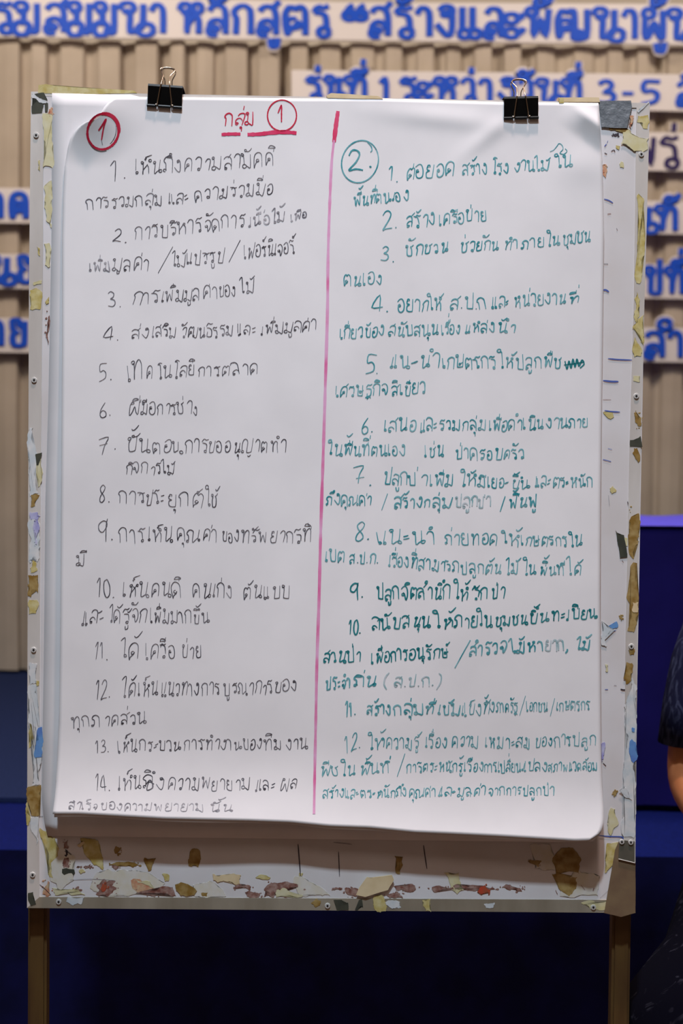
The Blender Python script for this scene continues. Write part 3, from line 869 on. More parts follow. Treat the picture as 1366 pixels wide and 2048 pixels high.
    ('ink_smear', [(1202, 1488), (1208, 1484), (1207, 1518), (1201, 1520)], 'violet', OP, P_),
    ('tape_residue', [(1210, 1328), (1216, 1330), (1215, 1344), (1211, 1342)], 'paleglue', OP, P_),
    ('tape_residue', blob(1226, 980, 6, 6), 'glue', OP, P_),
    ('tape_residue', [(1206, 824), (1222, 822), (1228, 834), (1222, 838), (1212, 832)], 'glue', OP, P_),
    ('tape_residue', blob(1242, 1235, 3, 4), 'oldglue', OP, P_),
    ('tape_residue', blob(1230, 1586, 4, 5), 'oldglue', OP, P_),
    ('tape_residue', [(1222, 1615), (1230, 1618), (1236, 1650), (1220, 1672), (1216, 1640)], 'paleglue', OP, P_),
):
    patch(nm, pts, M[m], off, par)
# tape along the top edge
patch('tape_strip', [(77, 170), (92, 168), (112, 172), (190, 177), (268, 181), (274, 186), (180, 188), (76, 186)], M['glue'], .0012, wb, .8, .012)['label'] = 'yellow masking tape on the top edge'
patch('edge_trim', [(653, 191), (662, 186), (756, 192), (766, 198), (655, 196)], M['cream'], .004, wb, .4, .014)['label'] = 'cream peeled strip sticking up from the top edge'
patch('edge_trim', [(1116, 195), (1198, 195), (1200, 204), (1126, 204)], M['cream'], .004, wb, .4, .014)['label'] = 'cream strip on the top edge near the grey tape'
patch('tape_residue', [(1120, 195), (1128, 196), (1128, 206), (1118, 206)], M['glue'], .0044, wb, .5)
dt = patch('duct_tape', [(1197, 202), (1262, 201), (1264, 214), (1258, 236), (1254, 256), (1228, 256), (1203, 254)], M['ducttape'], .0022, wb, .8, .0006)
dt['label'] = 'crumpled grey duct tape on the top right corner'
ct = patch('packing_tape', [(1238, 1682), (1240, 1716), (1271, 1727), (1271, 1826), (1242, 1834), (1208, 1826), (1222, 1750), (1230, 1700)], M['browntape'], .0019, wb, .6, .0006)
ct['label'] = 'brown packing tape round the lower right corner'
pf = patch('peeled_flap', [(712, 1790), (718, 1776), (734, 1754), (742, 1756), (784, 1750), (788, 1760), (776, 1780), (730, 1794)], M['cream'], .004, panel, .8, .0008)
pf['label'] = 'cream paper flap peeling off the board foot'
# pen marks
def mark(pts, w, m, off=OP + .0003, parent=None):
    bm = bmesh.new()
    ribbon(bm, spline(pts, 4), w, lambda x, y: at(x, y, off), .5)
    return build('pen_mark', bm, M[m], parent or panel)
for pts, w, m in (
    ([(1208, 398), (1218, 401), (1226, 406)], 2.4, 'mark'), ([(1206, 580), (1212, 580), (1218, 584)], 3.4, 'mark'),
    ([(1216, 717), (1236, 719), (1264, 720)], 2.6, 'mark'), ([(1206, 761), (1224, 763), (1237, 763)], 3.6, 'mark'),
    ([(1206, 799), (1222, 799)], 1.8, 'rust'), ([(1209, 821), (1222, 823), (1240, 824)], 2.6, 'mark'),
    ([(1207, 528), (1216, 528)], 2, 'darkmark'), ([(1216, 897), (1224, 899)], 1.8, 'mark'), ([(1206, 919), (1222, 923)], 3, 'mark'),
    ([(1210, 1379), (1216, 1379)], 3, 'mark'), ([(1241, 1378), (1247, 1380), (1256, 1379)], 3, 'darkmark'), ([(1228, 1371), (1233, 1371)], 1.6, 'darkmark'),
    ([(1216, 1272), (1224, 1264), (1232, 1261)], 2, 'mark'), ([(1197, 1671), (1220, 1673), (1244, 1674), (1248, 1679), (1270, 1681)], 2.6, 'mark'),
    ([(1209, 293), (1213, 288)], 3.6, 'mark'), ([(1214, 286), (1216, 281)], 1.6, 'mark'), ([(1209, 306), (1214, 308)], 3.4, 'darkmark'),
    ([(1222, 303), (1228, 300), (1230, 304)], 1.8, 'darkmark'), ([(1215, 428), (1222, 427)], 2.4, 'rust'), ([(1233, 456), (1235, 460)], 2.4, 'greymark'),
    ([(596, 1688), (598, 1712), (601, 1752)], 2.4, 'darkmark'), ([(677, 1703), (678, 1726), (679, 1752)], 1.8, 'darkmark'),
    ([(667, 1685), (690, 1687), (704, 1689)], 1.6, 'greymark'), ([(847, 1690), (850, 1712), (854, 1738)], 2, 'darkmark'),
    ([(1206, 1526), (1212, 1532)], 3, 'darkmark'), ([(1244, 1120), (1247, 1124)], 2.4, 'greymark'), ([(1255, 1003), (1257, 1010)], 3, 'darkmark'),
    ([(1217, 990), (1219, 1010)], 1.2, 'greymark'), ([(80, 1633), (86, 1633)], 1.8, 'darkmark'), ([(99, 238), (100, 239), (101, 237)], 3.6, 'darkmark'),
    ([(100, 391), (102, 392)], 3, 'darkmark'), ([(78, 1768), (90, 1778), (102, 1790)], 1.2, 'darkmark'),
    ([(140, 1760), (180, 1758), (230, 1761)], .9, 'greymark'), ([(1228, 1744), (1232, 1736), (1238, 1740)], 1.4, 'rust'), ([(1186, 1782), (1188, 1776)], 3.2, 'rust'),
    ([(1162, 1770), (1170, 1780)], 1.6, 'rust'), ([(1111, 1780), (1115, 1788)], 2, 'rust'), ([(1222, 1776), (1200, 1796)], 1, 'greymark')):
    mark(pts, w, m)

# legs and feet
def post(px, py, wpx):
    p = at(px, py, -.022)
    w = wpx * .72e-3 / 2
    return p, w
for px, wpx in ((74, 38), (1244, 38)):
    p, w = post(px, 1850, wpx)
    bm = bmesh.new()
    box(bm, p.x - w, p.x + w, p.y, p.y + .028, .03, 1.80)
    bmesh.ops.bevel(bm, geom=bm.edges[:], offset=.004, segments=2, affect='EDGES')
    lg = build('leg', bm, M['legwood'], wb)
    bm = bmesh.new(); box(bm, p.x - w * 1.1, p.x + w * 1.1, p.y - .28, p.y + .30, 0, .03)
    bmesh.ops.bevel(bm, geom=bm.edges[:], offset=.004, segments=2, affect='EDGES')
    build('foot', bm, M['legwood'], lg)
pl, w = post(74, 1850, 38); pr, w = post(1244, 1850, 38)
bm = bmesh.new(); box(bm, pl.x + w, pr.x - w, pl.y + .004, pl.y + .024, .16, .20)
build('crossbar', bm, M['legwood'], wb)
base(wb, (0, 0, 0))

# ------------------------------------------------------------------ the sheets of paper
XL = [(190, 282), (193, 262), (194, 242), (200, 224), (208, 213), (216, 207), (228, 200), (237, 191), (244, 170), (252, 158), (262, 149), (276, 141), (292, 136), (310, 133),
      (335, 129), (400, 126), (480, 124), (700, 124), (1000, 122), (1300, 120), (1450, 118), (1520, 115), (1570, 112), (1600, 109), (1630, 105), (1640, 104)]
XR = [(196, 1194), (210, 1198), (250, 1200), (320, 1205), (470, 1208), (620, 1206), (760, 1204), (1000, 1201), (1200, 1200), (1400, 1201),
      (1500, 1202), (1570, 1204), (1620, 1207), (1645, 1207), (1658, 1204), (1668, 1198), (1680, 1178)]
YT = [(60, 190), (215, 194), (330, 194), (600, 197), (760, 197), (1000, 204), (1200, 206)]
YBt = [(90, 1628), (160, 1628), (330, 1638), (500, 1642), (580, 1645), (660, 1653), (740, 1656), (830, 1665), (900, 1668), (1000, 1673), (1100, 1679), (1150, 1682), (1210, 1680)]


def gs(x, y, cx, cy, sx, sy, rot=0):
    c, s = math.cos(rot), math.sin(rot)
    u = (x - cx) * c + (y - cy) * s
    v = -(x - cx) * s + (y - cy) * c
    return math.exp(-(u / sx) ** 2 - (v / sy) ** 2)


def off_top(x, y):
    t = max(0, (y - 200) / 1450)
    o = .0042 + .0140 * t ** 1.5
    yb = interp(YBt, x)
    d = max(0, 1 - (yb - y) / 180)
    o += .0165 * d ** 2.3
    # the lifted top left corner
    e = max(0, 1 - math.hypot((x - 178) / 1.0, (y - 212)) / 125)
    o += .020 * e ** 1.8
    # crumpled top right corner: fold line from (1140,206) to (1203,252)
    u = (x - 1140) * .59 - (y - 207) * .81
    along = ((x - 1140) * .81 + (y - 207) * .59) / 78
    if along > -.15:
        k = sm(-.15, .6, along)
        o += .0085 * k * max(0, 1 - abs(u) / (24 if u > 0 else 46)) ** 1.3
    o += .0018 * gs(x, y, 1165, 330, 46, 36)
    # soft pulls under the clips and slow waves
    o += .0022 * gs(x, y, 985, 262, 70, 16, -.7) - .0012 * gs(x, y, 1060, 290, 40, 60)
    o += .0020 * gs(x, y, 880, 235, 120, 20, .1)
    o += .0012 * math.sin(x * .0062 + 1) * sm(250, 700, y) + .0008 * math.sin(y * .008 + x * .004)
    # right edge lifts a little lower down
    o += .006 * sm(1120, 1210, x) * sm(900, 1640, y)
    # clipped down at the two clips
    for cx, cy in ((330, 205), (1043, 222)):
        k = gs(x, y, cx, cy, 46, 34)
        o = o * (1 - k) + .0042 * k
    return max(o, .0036)


def sheet(name, label, xl, xr, yt, yb, off, m, nx=110, ny=150):
    bm = bmesh.new()
    rows = []
    ylo, yhi = 196, 1672
    for j in range(ny + 1):
        t = j / ny
        if t < .2:
            t = t  # rows are even
        y0 = yt(600) + (yb(600) - yt(600)) * t
        r_ = []
        for i in range(nx + 1):
            s = i / nx
            y = y0
            for _ in range(2):
                a, b = xl(y), xr(y)
                x = a + (b - a) * s
                y = yt(x) + (yb(x) - yt(x)) * t
            r_.append(bm.verts.new(at(x, y, off(x, y))))
        rows.append(r_)
    for A, B in zip(rows, rows[1:]):
        for i in range(nx):
            bm.faces.new((A[i], A[i + 1], B[i + 1], B[i]))
    o = build(name, bm, m, None, True)
    so = o.modifiers.new('thick', 'SOLIDIFY'); so.thickness = .0003; so.offset = -1
    # make sure normals face the viewer
    me = o.data
    if me.polygons[0].normal.dot(BN) < 0:
        me.flip_normals()
    return tag(o, label, 'paper', None)


top = sheet('flipchart_sheet', 'front flipchart sheet covered in black and teal handwritten Thai lists',
            lambda y: interp(XL, y), lambda y: interp(XR, y), lambda x: interp(YT, x), lambda x: interp(YBt, x), off_top, M['paper'], 150, 220)
sheet('flipchart_sheet', 'second flipchart sheet, a thin rim below the bottom of the written sheet',
      lambda y: interp([(196, 240), (262, 185), (300, 155), (340, 140), (480, 129), (1300, 124), (1640, 108)], y), lambda y: interp(XR, y - 9) - 3, lambda x: interp(YT, x) + 1,
      lambda x: interp(YBt, x) + 5.5 - .002 * (x - 100) + 1.2 * math.sin(x * .02), lambda x, y: max(.0026, min(off_top(x, y - 4) - .0012, .003 + .045 * sm(200, 1800, y))), M['paper2'], 60, 90)
sheet('flipchart_sheet', 'rearmost flipchart sheet, a blank margin along the left of the board',
      lambda y: interp([(180, 104), (300, 104), (480, 103), (800, 97), (1000, 91), (1300, 88), (1500, 85), (1600, 84), (1640, 88), (1675, 96)], y),
      lambda y: 1150, lambda x: interp(YT, x) - 5 if x < 280 else interp(YT, x) + 2, lambda x: 1672 + (x - 100) * .012,
      lambda x, y: .0014 + .0006 * sm(1200, 1650, y), M['paper2'], 40, 60)

# ------------------------------------------------------------------ handwriting on the front sheet
HS = random.Random(5)


def P3(x, y):
    return at(x, y, off_top(x, y) + .00035)


def write(lines, m, wid, label, name='handwritten_line', jit=1.0):
    """lines: words 'text|x0|x1|baseline0|baseline1|x-height' joined by ';'"""
    bm = bmesh.new()
    for wd_ in lines.split(';'):
        t, x0, x1, b0, b1, xh = wd_.split('|')
        x0, x1, b0, b1, xh = map(float, (x0, x1, b0, b1, xh))
        sts, w = layout(t)
        sx, sy = (x1 - x0) / w, xh / 10
        ph = HS.uniform(0, 6)
        for st_ in sts:
            dx, dy = HS.gauss(0, .3) * jit, HS.gauss(0, .45) * jit
            sc = 1 + HS.gauss(0, .08) * jit
            sl = HS.gauss(.05, .07)
            pts = []
            cx = sum(p[0] for p in st_) / len(st_)
            for a, b in st_:
                a2 = cx + (a - cx) * sc + dx + sl * b - .3 + HS.gauss(0, .1) * jit
                b2 = b * sc + dy + .5 * math.sin(a * .35 + ph) * jit
                x = x0 + a2 * sx
                y = (b0 + (b1 - b0) * (a / w)) - b2 * sy
                pts.append((x, y))
            ribbon(bm, spline(pts, 3), wid * HS.uniform(.85, 1.1), P3, .35)
    o = build(name, bm, m, top)
    o['label'] = label
    return o


BLK = [
 "1.|220|256|358|357|36;เห็นถึงความสามัคคี|270|548|350|331|27",
 "การรวมกลุ่ม|173|326|419|409|21;และ|337|379|410|406|22;ความร่วมมือ|389|548|402|387|23",
 "2.|223|256|484|483|28;การบริหารจัดการ|270|490|480|453|25",
 "มูลค่า|225|297|542|540|24;/|318|342|540|538|38;ไม้แปรรูป|345|447|533|524|24;/|460|478|516|514|28;เฟอร์นิเจอร์|487|590|516|507|23",
 "3.|217|246|614|612|30;การ|263|318|609|607|25;เพิ่ม|322|368|605|602|23;มูล|368|400|602|600|23;ค่า|407|437|598|596|24;ของ|437|472|595|591|22;ไม้|482|508|588|586|24",
 "4.|208|241|681|680|25;ส่ง|262|297|678|676|19;เสริม|303|352|674|673|20;วัฒนธรรม|362|467|676|672|21;และ|474|511|671|670|20;เพิ่มมูลค่า|521|634|670|660|20",
 "5.|197|226|762|762|33;เท|254|286|763|760|33;ค|293|306|758|757|25;โนโลยี|316|392|757|752|24;การ|397|440|753|752|19;ตลาด|442|518|752|746|22",
 "6.|197|226|835|835|32;ฝี|257|278|832|830|25;มือ|281|311|830|828|22;การ|313|352|829|828|22;ช่า|354|384|829|828|23;ง|386|395|829|828|20",
 "7.|197|233|905|905|34;ขั้น|254|302|905|904|28;ตอน|303|365|905|905|25;การ|369|415|905|904|25;ขออนุญาต|415|538|905|905|25;ทำ|540|572|905|904|24",
 "กิจการไม้|250|350|948|947|21",
 "8.|197|222|1007|1006|38;การ|238|290|1008|1007|25;ประ|290|330|1008|1007|25;ยุกต์|335|403|1013|1014|26;ใช้|413|436|1013|1013|28",
 "9.|194|232|1083|1082|45;การ|240|290|1085|1084|28;เห็น|297|346|1084|1083|26;คุณ|353|400|1083|1083|25;ค่า|405|436|1083|1083|25;ของ|444|478|1085|1085|22;ทรัพยากรที่|481|624|1086|1085|24",
 "มี|152|174|1133|1128|22",
 "10.|192|232|1197|1197|38;เห็นคนดี|244|364|1194|1193|29;คนเก่ง|384|466|1195|1194|28;ต้นแบบ|485|580|1197|1197|26",
 "และ|162|208|1253|1247|28;ได้|218|242|1247|1246|26;รู้|247|260|1246|1244|24;จัก|263|293|1244|1244|25;เพิ่ม|300|340|1246|1246|24;มาก|342|383|1246|1245|24;ขึ้น|387|420|1245|1245|22",
 "11.|187|217|1318|1318|34;ได้|242|280|1317|1315|32;เครือ|290|352|1317|1316|28;ข่าย|362|405|1317|1315|28",
 "12.|190|222|1398|1397|36;ได้|244|272|1396|1394|30;เห็น|276|316|1392|1391|26;แนวทาง|322|398|1392|1389|25;การ|403|440|1389|1388|24;บูรณาการ|448|546|1390|1387|24;ของ|548|595|1386|1383|22",
 "ทุก|144|182|1455|1453|22;ภาค|184|238|1453|1450|23;ส่วน|240|294|1449|1446|21",
 "13.|190|219|1506|1505|24;เห็น|236|274|1506|1504|24;กระบวน|279|362|1502|1500|20;การ|367|408|1500|1499|22;ทำ|410|438|1500|1499|20;งาน|440|483|1500|1499|20;ของ|487|522|1500|1499|20;ทีม|527|565|1500|1499|21;งาน|572|615|1499|1498|21",
 "14.|190|223|1582|1580|34;เห็น|236|282|1580|1578|29;ถึง|285|328|1578|1577|25;ความ|335|400|1580|1579|24;พยายาม|402|500|1579|1580|23;และ|510|552|1582|1580|22;ผล|560|594|1580|1579|24",
]
for i, t in enumerate(BLK):
    write(t, M['black_ink'], 1.8, 'black handwritten line')
write("เนื้อไม้|497|572|453|441|20;เพื่อ|580|615|443|434|14", M['faint_black_ink'], 2.4, 'faded black handwritten words')
write("เพิ่ม|178|222|543|541|19", M['faint_black_ink'], 2.4, 'faded black handwritten words')
write("สำเร็จ|136|196|1618|1619|15;ของ|202|244|1619|1620|14;ความ|250|302|1621|1621|14;พยายาม|308|408|1622|1622|15;นั้น|418|466|1622|1623|15", M['faint_black_ink'], 1.9, 'thin grey handwritten last line')

TEAL = [
 "1.|776|798|362|361|29;ต่อยอด|811|908|360|352|25;สร้าง|925|975|351|347|22;โรง|985|1018|349|345|21;งานไม้|1026|1098|343|340|20;ใน|1114|1146|336|333|23",
 "พื้นที่|709|752|412|406|19;ตนเอง|752|817|406|401|20",
 "2.|763|797|459|458|36;สร้าง|812|870|455|451|24;เครือข่าย|877|975|452|441|22",
 "3.|760|792|523|522|30;ชักชวน|811|897|511|504|21;ช่วยกัน|920|998|506|498|20;ทำ|1007|1038|499|498|19;ภาย|1040|1090|498|494|20;ใน|1094|1120|491|490|20;ชุมชน|1125|1182|490|483|20",
 "ตนเอง|687|765|573|568|22",
 "4.|745|782|625|624|31;อยากให้|796|885|625|619|24;ส.ป.ก|900|975|620|617|22;และ|983|1020|618|616|22;หน่วยงาน|1028|1132|614|606|21;ที่|1135|1162|606|603|18",
 "เกี่ยวข้อง|680|768|679|672|20;สนับสนุน|777|877|673|670|20;เรื่อง|883|920|669|666|19;แหล่ง|930|990|666|664|19;น้ำ|996|1032|665|664|19",
 "5.|730|762|745|744|34;แนะนำ|779|878|737|735|25;เกษตรกร|885|992|737|735|22;ให้|1000|1028|736|735|22;ปลูก|1032|1084|738|737|22;พืช|1088|1124|735|734|21",
 "เศรษฐกิจ|671|777|794|789|21;สีเขียว|782|852|792|788|22",
 "6.|720|750|866|866|37;เสนอ|768|832|862|861|23;และ|840|876|863|862|22;รวมกลุ่ม|878|972|860|860|20;เพื่อ|978|1015|862|861|21;ดำเนิน|1017|1088|860|858|20;งาน|1092|1135|857|856|19;ภาย|1138|1176|856|855|17",
 "ใน|656|685|911|911|22;พื้นที่|687|740|911|911|21;ตนเอง|742|812|911|912|21;เช่น|848|888|914|913|22;ป่า|911|938|918|917|20;ครอบครัว|940|1050|920|918|22",
 "7.|708|747|970|970|35;ปลูก|767|815|968|970|24;ป่า|817|855|970|971|21;เพิ่ม|860|908|972|972|21;ให้|922|953|972|972|22;มี|955|973|974|974|20;เยอะ|975|1018|976|976|20;ขึ้น|1022|1060|977|976|19;และ|1070|1102|974|974|20;ตระหนัก|1105|1185|976|973|20",
 "ถึง|652|680|1010|1010|20;คุณค่า|682|744|1012|1010|20;/|762|778|1014|1014|24",
 "8.|708|742|1080|1080|40;แนะนำ|755|872|1088|1088|26;ถ่ายทอด|890|996|1090|1090|22;ให้|1006|1040|1090|1091|24;เกษตรกร|1042|1135|1091|1092|20;ใน|1140|1165|1093|1091|21",
 "เขต|650|690|1124|1124|22;ส.ป.ก.|698|757|1127|1126|19;เรื่อง|777|818|1133|1134|21;ที่สามารถ|820|918|1137|1144|21;ปลูกต้น|922|1002|1147|1147|20;ไม้|1012|1038|1148|1148|22;ใน|1048|1072|1149|1149|20;พื้นที่|1078|1130|1150|1150|20;ได้|1136|1163|1150|1149|22",
]
for t in TEAL:
    write(t, M['teal_ink'], 2.5, 'teal handwritten line')
for t in ("9.|700|731|1199|1196|32;ปลูก|753|800|1201|1199|25;จิตสำนึก|802|900|1199|1197|25;ให้|910|937|1200|1199|25;รัก|945|975|1199|1197|22;ป่า|983|1008|1198|1197|22",
          "10.|695|724|1272|1266|32;สนับสนุน|743|862|1260|1253|23;ให้|870|908|1256|1255|24;ภายใน|910|985|1256|1253|22;ชุมชน|990|1055|1252|1249|20;ขึ้น|1058|1098|1246|1243|21;ทะเบียน|1103|1194|1243|1236|20",
          "สวนป่า|645|722|1326|1322|21;เพื่อการ|743|815|1327|1320|21;อนุรักษ์|817|898|1320|1316|21"):
    write(t, M['dark_teal_ink'], 3.0, 'dark teal handwritten line')
for t in ("/|911|935|1326|1322|34;สำรวจ|938|1012|1313|1306|22;ไม้|1022|1052|1308|1305|22;หา|1055|1088|1304|1302|20;,|1132|1142|1302|1300|20;ไม้|1152|1180|1302|1298|18",
          "สร้าง|788|845|1016|1014|21;กลุ่ม|847|902|1016|1014|20;/|1000|1015|1017|1016|24;ฟื้นฟู|1018|1075|1015|1014|20",
          "ประจำ|652|702|1379|1376|20;ถิ่น|706|752|1374|1372|20",
          "11.|690|712|1434|1431|28;สร้าง|732|782|1430|1429|20;กลุ่ม|786|848|1430|1429|21;ที่|850|872|1429|1429|19;เข้ม|876|920|1430|1430|21"):
    write(t, M['teal_ink'], 3.2, 'broad teal handwritten words')
write("ปลูกป่า|910|983|1015|1014|20", M['faint_teal_ink'], 3.4, 'faded teal handwritten words')
write("ยาก|1090|1128|1302|1300|20", M['faint_teal_ink'], 3.4, 'faded teal handwritten words')
write("(|766|776|1376|1374|24;ส.ป.ก.|788|868|1374|1372|19;)|872|882|1374|1372|24", M['faint_teal_ink'], 3.0, 'faded teal bracketed letters')
for t in ("แข็ง|923|963|1430|1430|22;ทั้ง|966|990|1428|1426|20;ภาครัฐ|992|1036|1424|1424|19;/|1040|1050|1424|1424|24;เอกชน|1053|1095|1423|1422|18;/|1100|1110|1426|1424|26;เกษตรกร|1112|1180|1422|1420|18",
          "12.|690|722|1506|1500|36;ให้|738|770|1499|1497|26;ความรู้|772|838|1498|1496|22;เรื่อง|850|895|1496|1494|22;ความ|903|956|1494|1494|22;เหมาะสม|970|1062|1496|1496|22;ของ|1070|1105|1494|1492|19;การ|1108|1142|1493|1492|20;ปลูก|1145|1192|1492|1491|20",
          "พืชใน|640|712|1552|1550|20;พื้นที่|718|780|1550|1544|20;/|795|811|1545|1540|26;การตระหนักรู้|813|925|1545|1543|18;เรื่อง|928|967|1543|1542|19;การเปลี่ยน|968|1042|1544|1543|17;แปลง|1043|1094|1543|1542|17;สภาพแวดล้อม|1096|1195|1543|1540|16",
          "สร้าง|645|688|1598|1594|17;และ|690|718|1595|1595|16;ตระหนัก|722|790|1596|1594|16;ถึง|792|814|1594|1593|16;คุณค่า|818|872|1596|1592|17;และ|876|912|1592|1592|17;มูลค่า|915|972|1593|1591|17;จาก|976|1010|1592|1591|16;การ|1012|1042|1590|1590|16;ปลูกป่า|1045|1108|1591|1590|17"):
    write(t, M['teal_ink'], 2.1, 'thin teal handwritten line')
# the scribbled-out words
def doodle(strokes, m, wid, label, name):
    bm = bmesh.new()
    for s_, w_ in strokes:
        ribbon(bm, spline(s_, 6), w_ or wid, P3, .2, HS)
    o = build(name, bm, m, top)
    o['label'] = label
    return o
doodle([([(1130, 722), (1134, 738), (1138, 722), (1142, 736), (1146, 718), (1150, 734), (1154, 718), (1158, 732), (1164, 720), (1168, 728), (1160, 736)], 3),
        ([(1128, 730), (1150, 727), (1168, 724)], 2.4)], M['dark_teal_ink'], 2.6, 'scribbled out teal word', 'scribble')
doodle([([(290, 1572), (300, 1560), (306, 1574), (294, 1580), (298, 1564), (308, 1568)], 2)], M['black_ink'], 2, 'scribbled over black letter', 'scribble')
# circled numerals, headings, divider
def ell(cx, cy, rx, ry, a0, a1, rot=0, n=26):
    o = []
    for k in range(n + 1):
        t = R(a0 + (a1 - a0) * k / n)
        x, y = rx * math.cos(t), ry * math.sin(t)
        o.append((cx + x * math.cos(rot) - y * math.sin(rot), cy + x * math.sin(rot) + y * math.cos(rot)))
    return o
doodle([(ell(206, 263, 31, 36, -80, 290, .25), 4.6), (ell(206, 263, 31.5, 36, -110, -10, .25), 7.5), ([(197, 261), (204, 251), (212, 238), (207, 256), (203, 280)], 3)],
       M['red_ink'], 4, 'red circled numeral one in the corner', 'circled_numeral')
doodle([([(203, 280), (205, 290)], 1.6), (ell(206, 268, 30, 35, 60, 140, .25), 1.3), (ell(206, 262, 26, 33, -30, 40, .25), 1.2)], M['black_ink'], 1.5, 'thin black pen circle under the red one', 'pen_line')
doodle([(ell(564, 231, 29, 31, -70, 300), 2.8), ([(556, 226), (560, 216), (563, 211), (563, 228), (563, 244)], 2.8)], M['red_ink'], 2.8, 'red circled numeral one of the heading', 'circled_numeral')
write("กลุ่ม|448|510|252|249|26", M['red_ink'], 2.6, 'red handwritten heading word', 'handwritten_heading', .6)
doodle([([(443, 269), (460, 268), (481, 268)], 6.5)], M['magenta_ink'], 6, 'short magenta underline', 'underline')
doodle([([(495, 269), (520, 268), (545, 265), (570, 264), (593, 266)], 8)], M['magenta_ink'], 6, 'long magenta underline', 'underline')
doodle([(ell(720, 323, 36, 43, -60, 310, .35), 2.6), ([(735, 284), (742, 292), (744, 300), (741, 304)], 2.2), ([(698, 311), (704, 301), (714, 301), (719, 309), (712, 324), (698, 340), (712, 338), (726, 340)], 3.4), ([(739, 334), (741, 333), (742, 335)], 3.4)],
       M['teal_ink'], 2.8, 'teal circled numeral two', 'circled_numeral')
doodle([([(676, 222), (672, 250), (668, 284)], 8.5)], M['magenta_ink'], 8, 'magenta upper end of the dividing line', 'divider_line')
doodle([([(668, 280), (663, 330), (659, 420), (656, 520), (655, 620), (651, 760), (648, 860), (644, 980), (641, 1080), (638, 1200), (634, 1320), (632, 1420), (630, 1520), (628, 1628)], 6)],
       M['pink_ink'], 6, 'long pink dividing line between the two columns', 'divider_line')
doodle([([(1100, 303), (1107, 300), (1114, 292), (1118, 287), (1124, 290), (1126, 298), (1120, 306), (1128, 308), (1134, 302), (1130, 297)], 1.6)], M['teal_ink'], 1.6, 'thin teal pen loops', 'pen_line')

# ------------------------------------------------------------------ binder clips
def binder_clip(px, py, rot, label):
    t_ = thing('binder_clip', label, 'clip', 'binder clips on the top edge')
    W2 = .0245
    bm = bmesh.new()
    # cross-section in (d, z): d is the distance in front of the board plane
    fz = -.0285
    prof = [(-.026, fz), (-.031, -.004), (-.030, 0), (-.004, .0012), (.0110, 0), (.0118, -.003), (.0052, fz)]
    th = .0009
    rows = []
    N = 2
    for (d, z) in prof:
        rows.append([(x, d, z) for x in (-W2, W2)])
    for a, b in zip(rows, rows[1:]):
        vs_ = [bm.verts.new(p) for p in (a[0], a[1], b[1], b[0])]
        bm.faces.new(vs_)
    bmesh.ops.remove_doubles(bm, verts=bm.verts[:], dist=1e-6)
    ex = bmesh.ops.solidify(bm, geom=bm.faces[:], thickness=th)
    # rolled lips with gaps where the wire hooks in
    parts = []
    body = bm
    for d in (.0064, -.0272):
        for x0, x1 in ((-W2 - .0004, -.0115), (-.0085, .0085), (.0115, W2 + .0004)):
            tube(bm, [(x0, d, fz - .0008), (x1, d, fz - .0008)], .0022, 10)
    bo = build('clip_body', bm, M['clip'], t_)
    # wire handles, both folded up
    for d, nm in ((.0084, 1), (-.0305, 0)):
        bm = bmesh.new()
        s = 1 if nm else -1
        half = [(.0100, fz + .001), (.0098, fz + .005), (.0078, -.010), (.0058, .002), (.0050, .012), (.0056, .016), (.0098, .0225), (.0104, .0250), (.0092, .0272), (.0060, .0288), (0, .0294)]
        pts = [(-a, b) for a, b in half] + [(a, b) for a, b in half[::-1][1:]]
        pts = [(pts[0][0] - .003, pts[0][1])] + pts + [(pts[-1][0] + .003, pts[-1][1])]
        pts = spline(pts, 3)
        def dd(z):
            if z < 0:
                return (.0084 + (.0140 - .0084) * (z - fz) / -fz) if nm else (-.0305 - .0028 * (z - fz) / -fz)
            lean = -.0215 if nm else .0215
            return (.0140 if nm else -.0333) + (lean * z / .0294)
        tube(bm, [(a, dd(b), b) for a, b in pts], .00085, 8)
        build('wire_handle', bm, M['wire'], t_, True)
    u = Vector((-BN.y, BN.x, 0))
    o = at(px, py, .010)
    t_.matrix_world = Matrix.Translation(o - BN * .010) @ Matrix(((u.x, BN.x, 0, 0), (u.y, BN.y, 0, 0), (0, 0, 1, 0), (0, 0, 0, 1))) @ Matrix.Rotation(R(rot), 4, 'Y')
    return t_


binder_clip(331, 170, 3.2, 'black binder clip above the black handwriting, left end of the board')
binder_clip(1042, 193, -2.2, 'black binder clip above the teal handwriting, right end of the board')

# ------------------------------------------------------------------ the seated person at the right edge
def skin_mesh(name, verts, edges, radii, root, m, parent=None, sub=2):
    me = bpy.data.meshes.new(name)
    me.from_pydata(verts, edges, [])
    o = bpy.data.objects.new(name, me)
    COL.objects.link(o)
    mo = o.modifiers.new('skin', 'SKIN')
    mo.use_smooth_shade = True
    for i, r in enumerate(radii):
        r = (r, r) if not isinstance(r, tuple) else r
        me.skin_vertices[0].data[i].radius = r
        me.skin_vertices[0].data[i].use_root = (i == root)
    sb = o.modifiers.new('sub', 'SUBSURF'); sb.levels = sub; sb.render_levels = sub
    dg = bpy.context.evaluated_depsgraph_get()
    nm = bpy.data.meshes.new_from_object(o.evaluated_get(dg))
    bpy.data.objects.remove(o)
    nm.name = name
    for p in nm.polygons: p.use_smooth = True
    nm.materials.clear(); nm.materials.append(m)
    r_ = bpy.data.objects.new(name, nm)
    COL.objects.link(r_)
    if parent: r_.parent = parent
    return r_


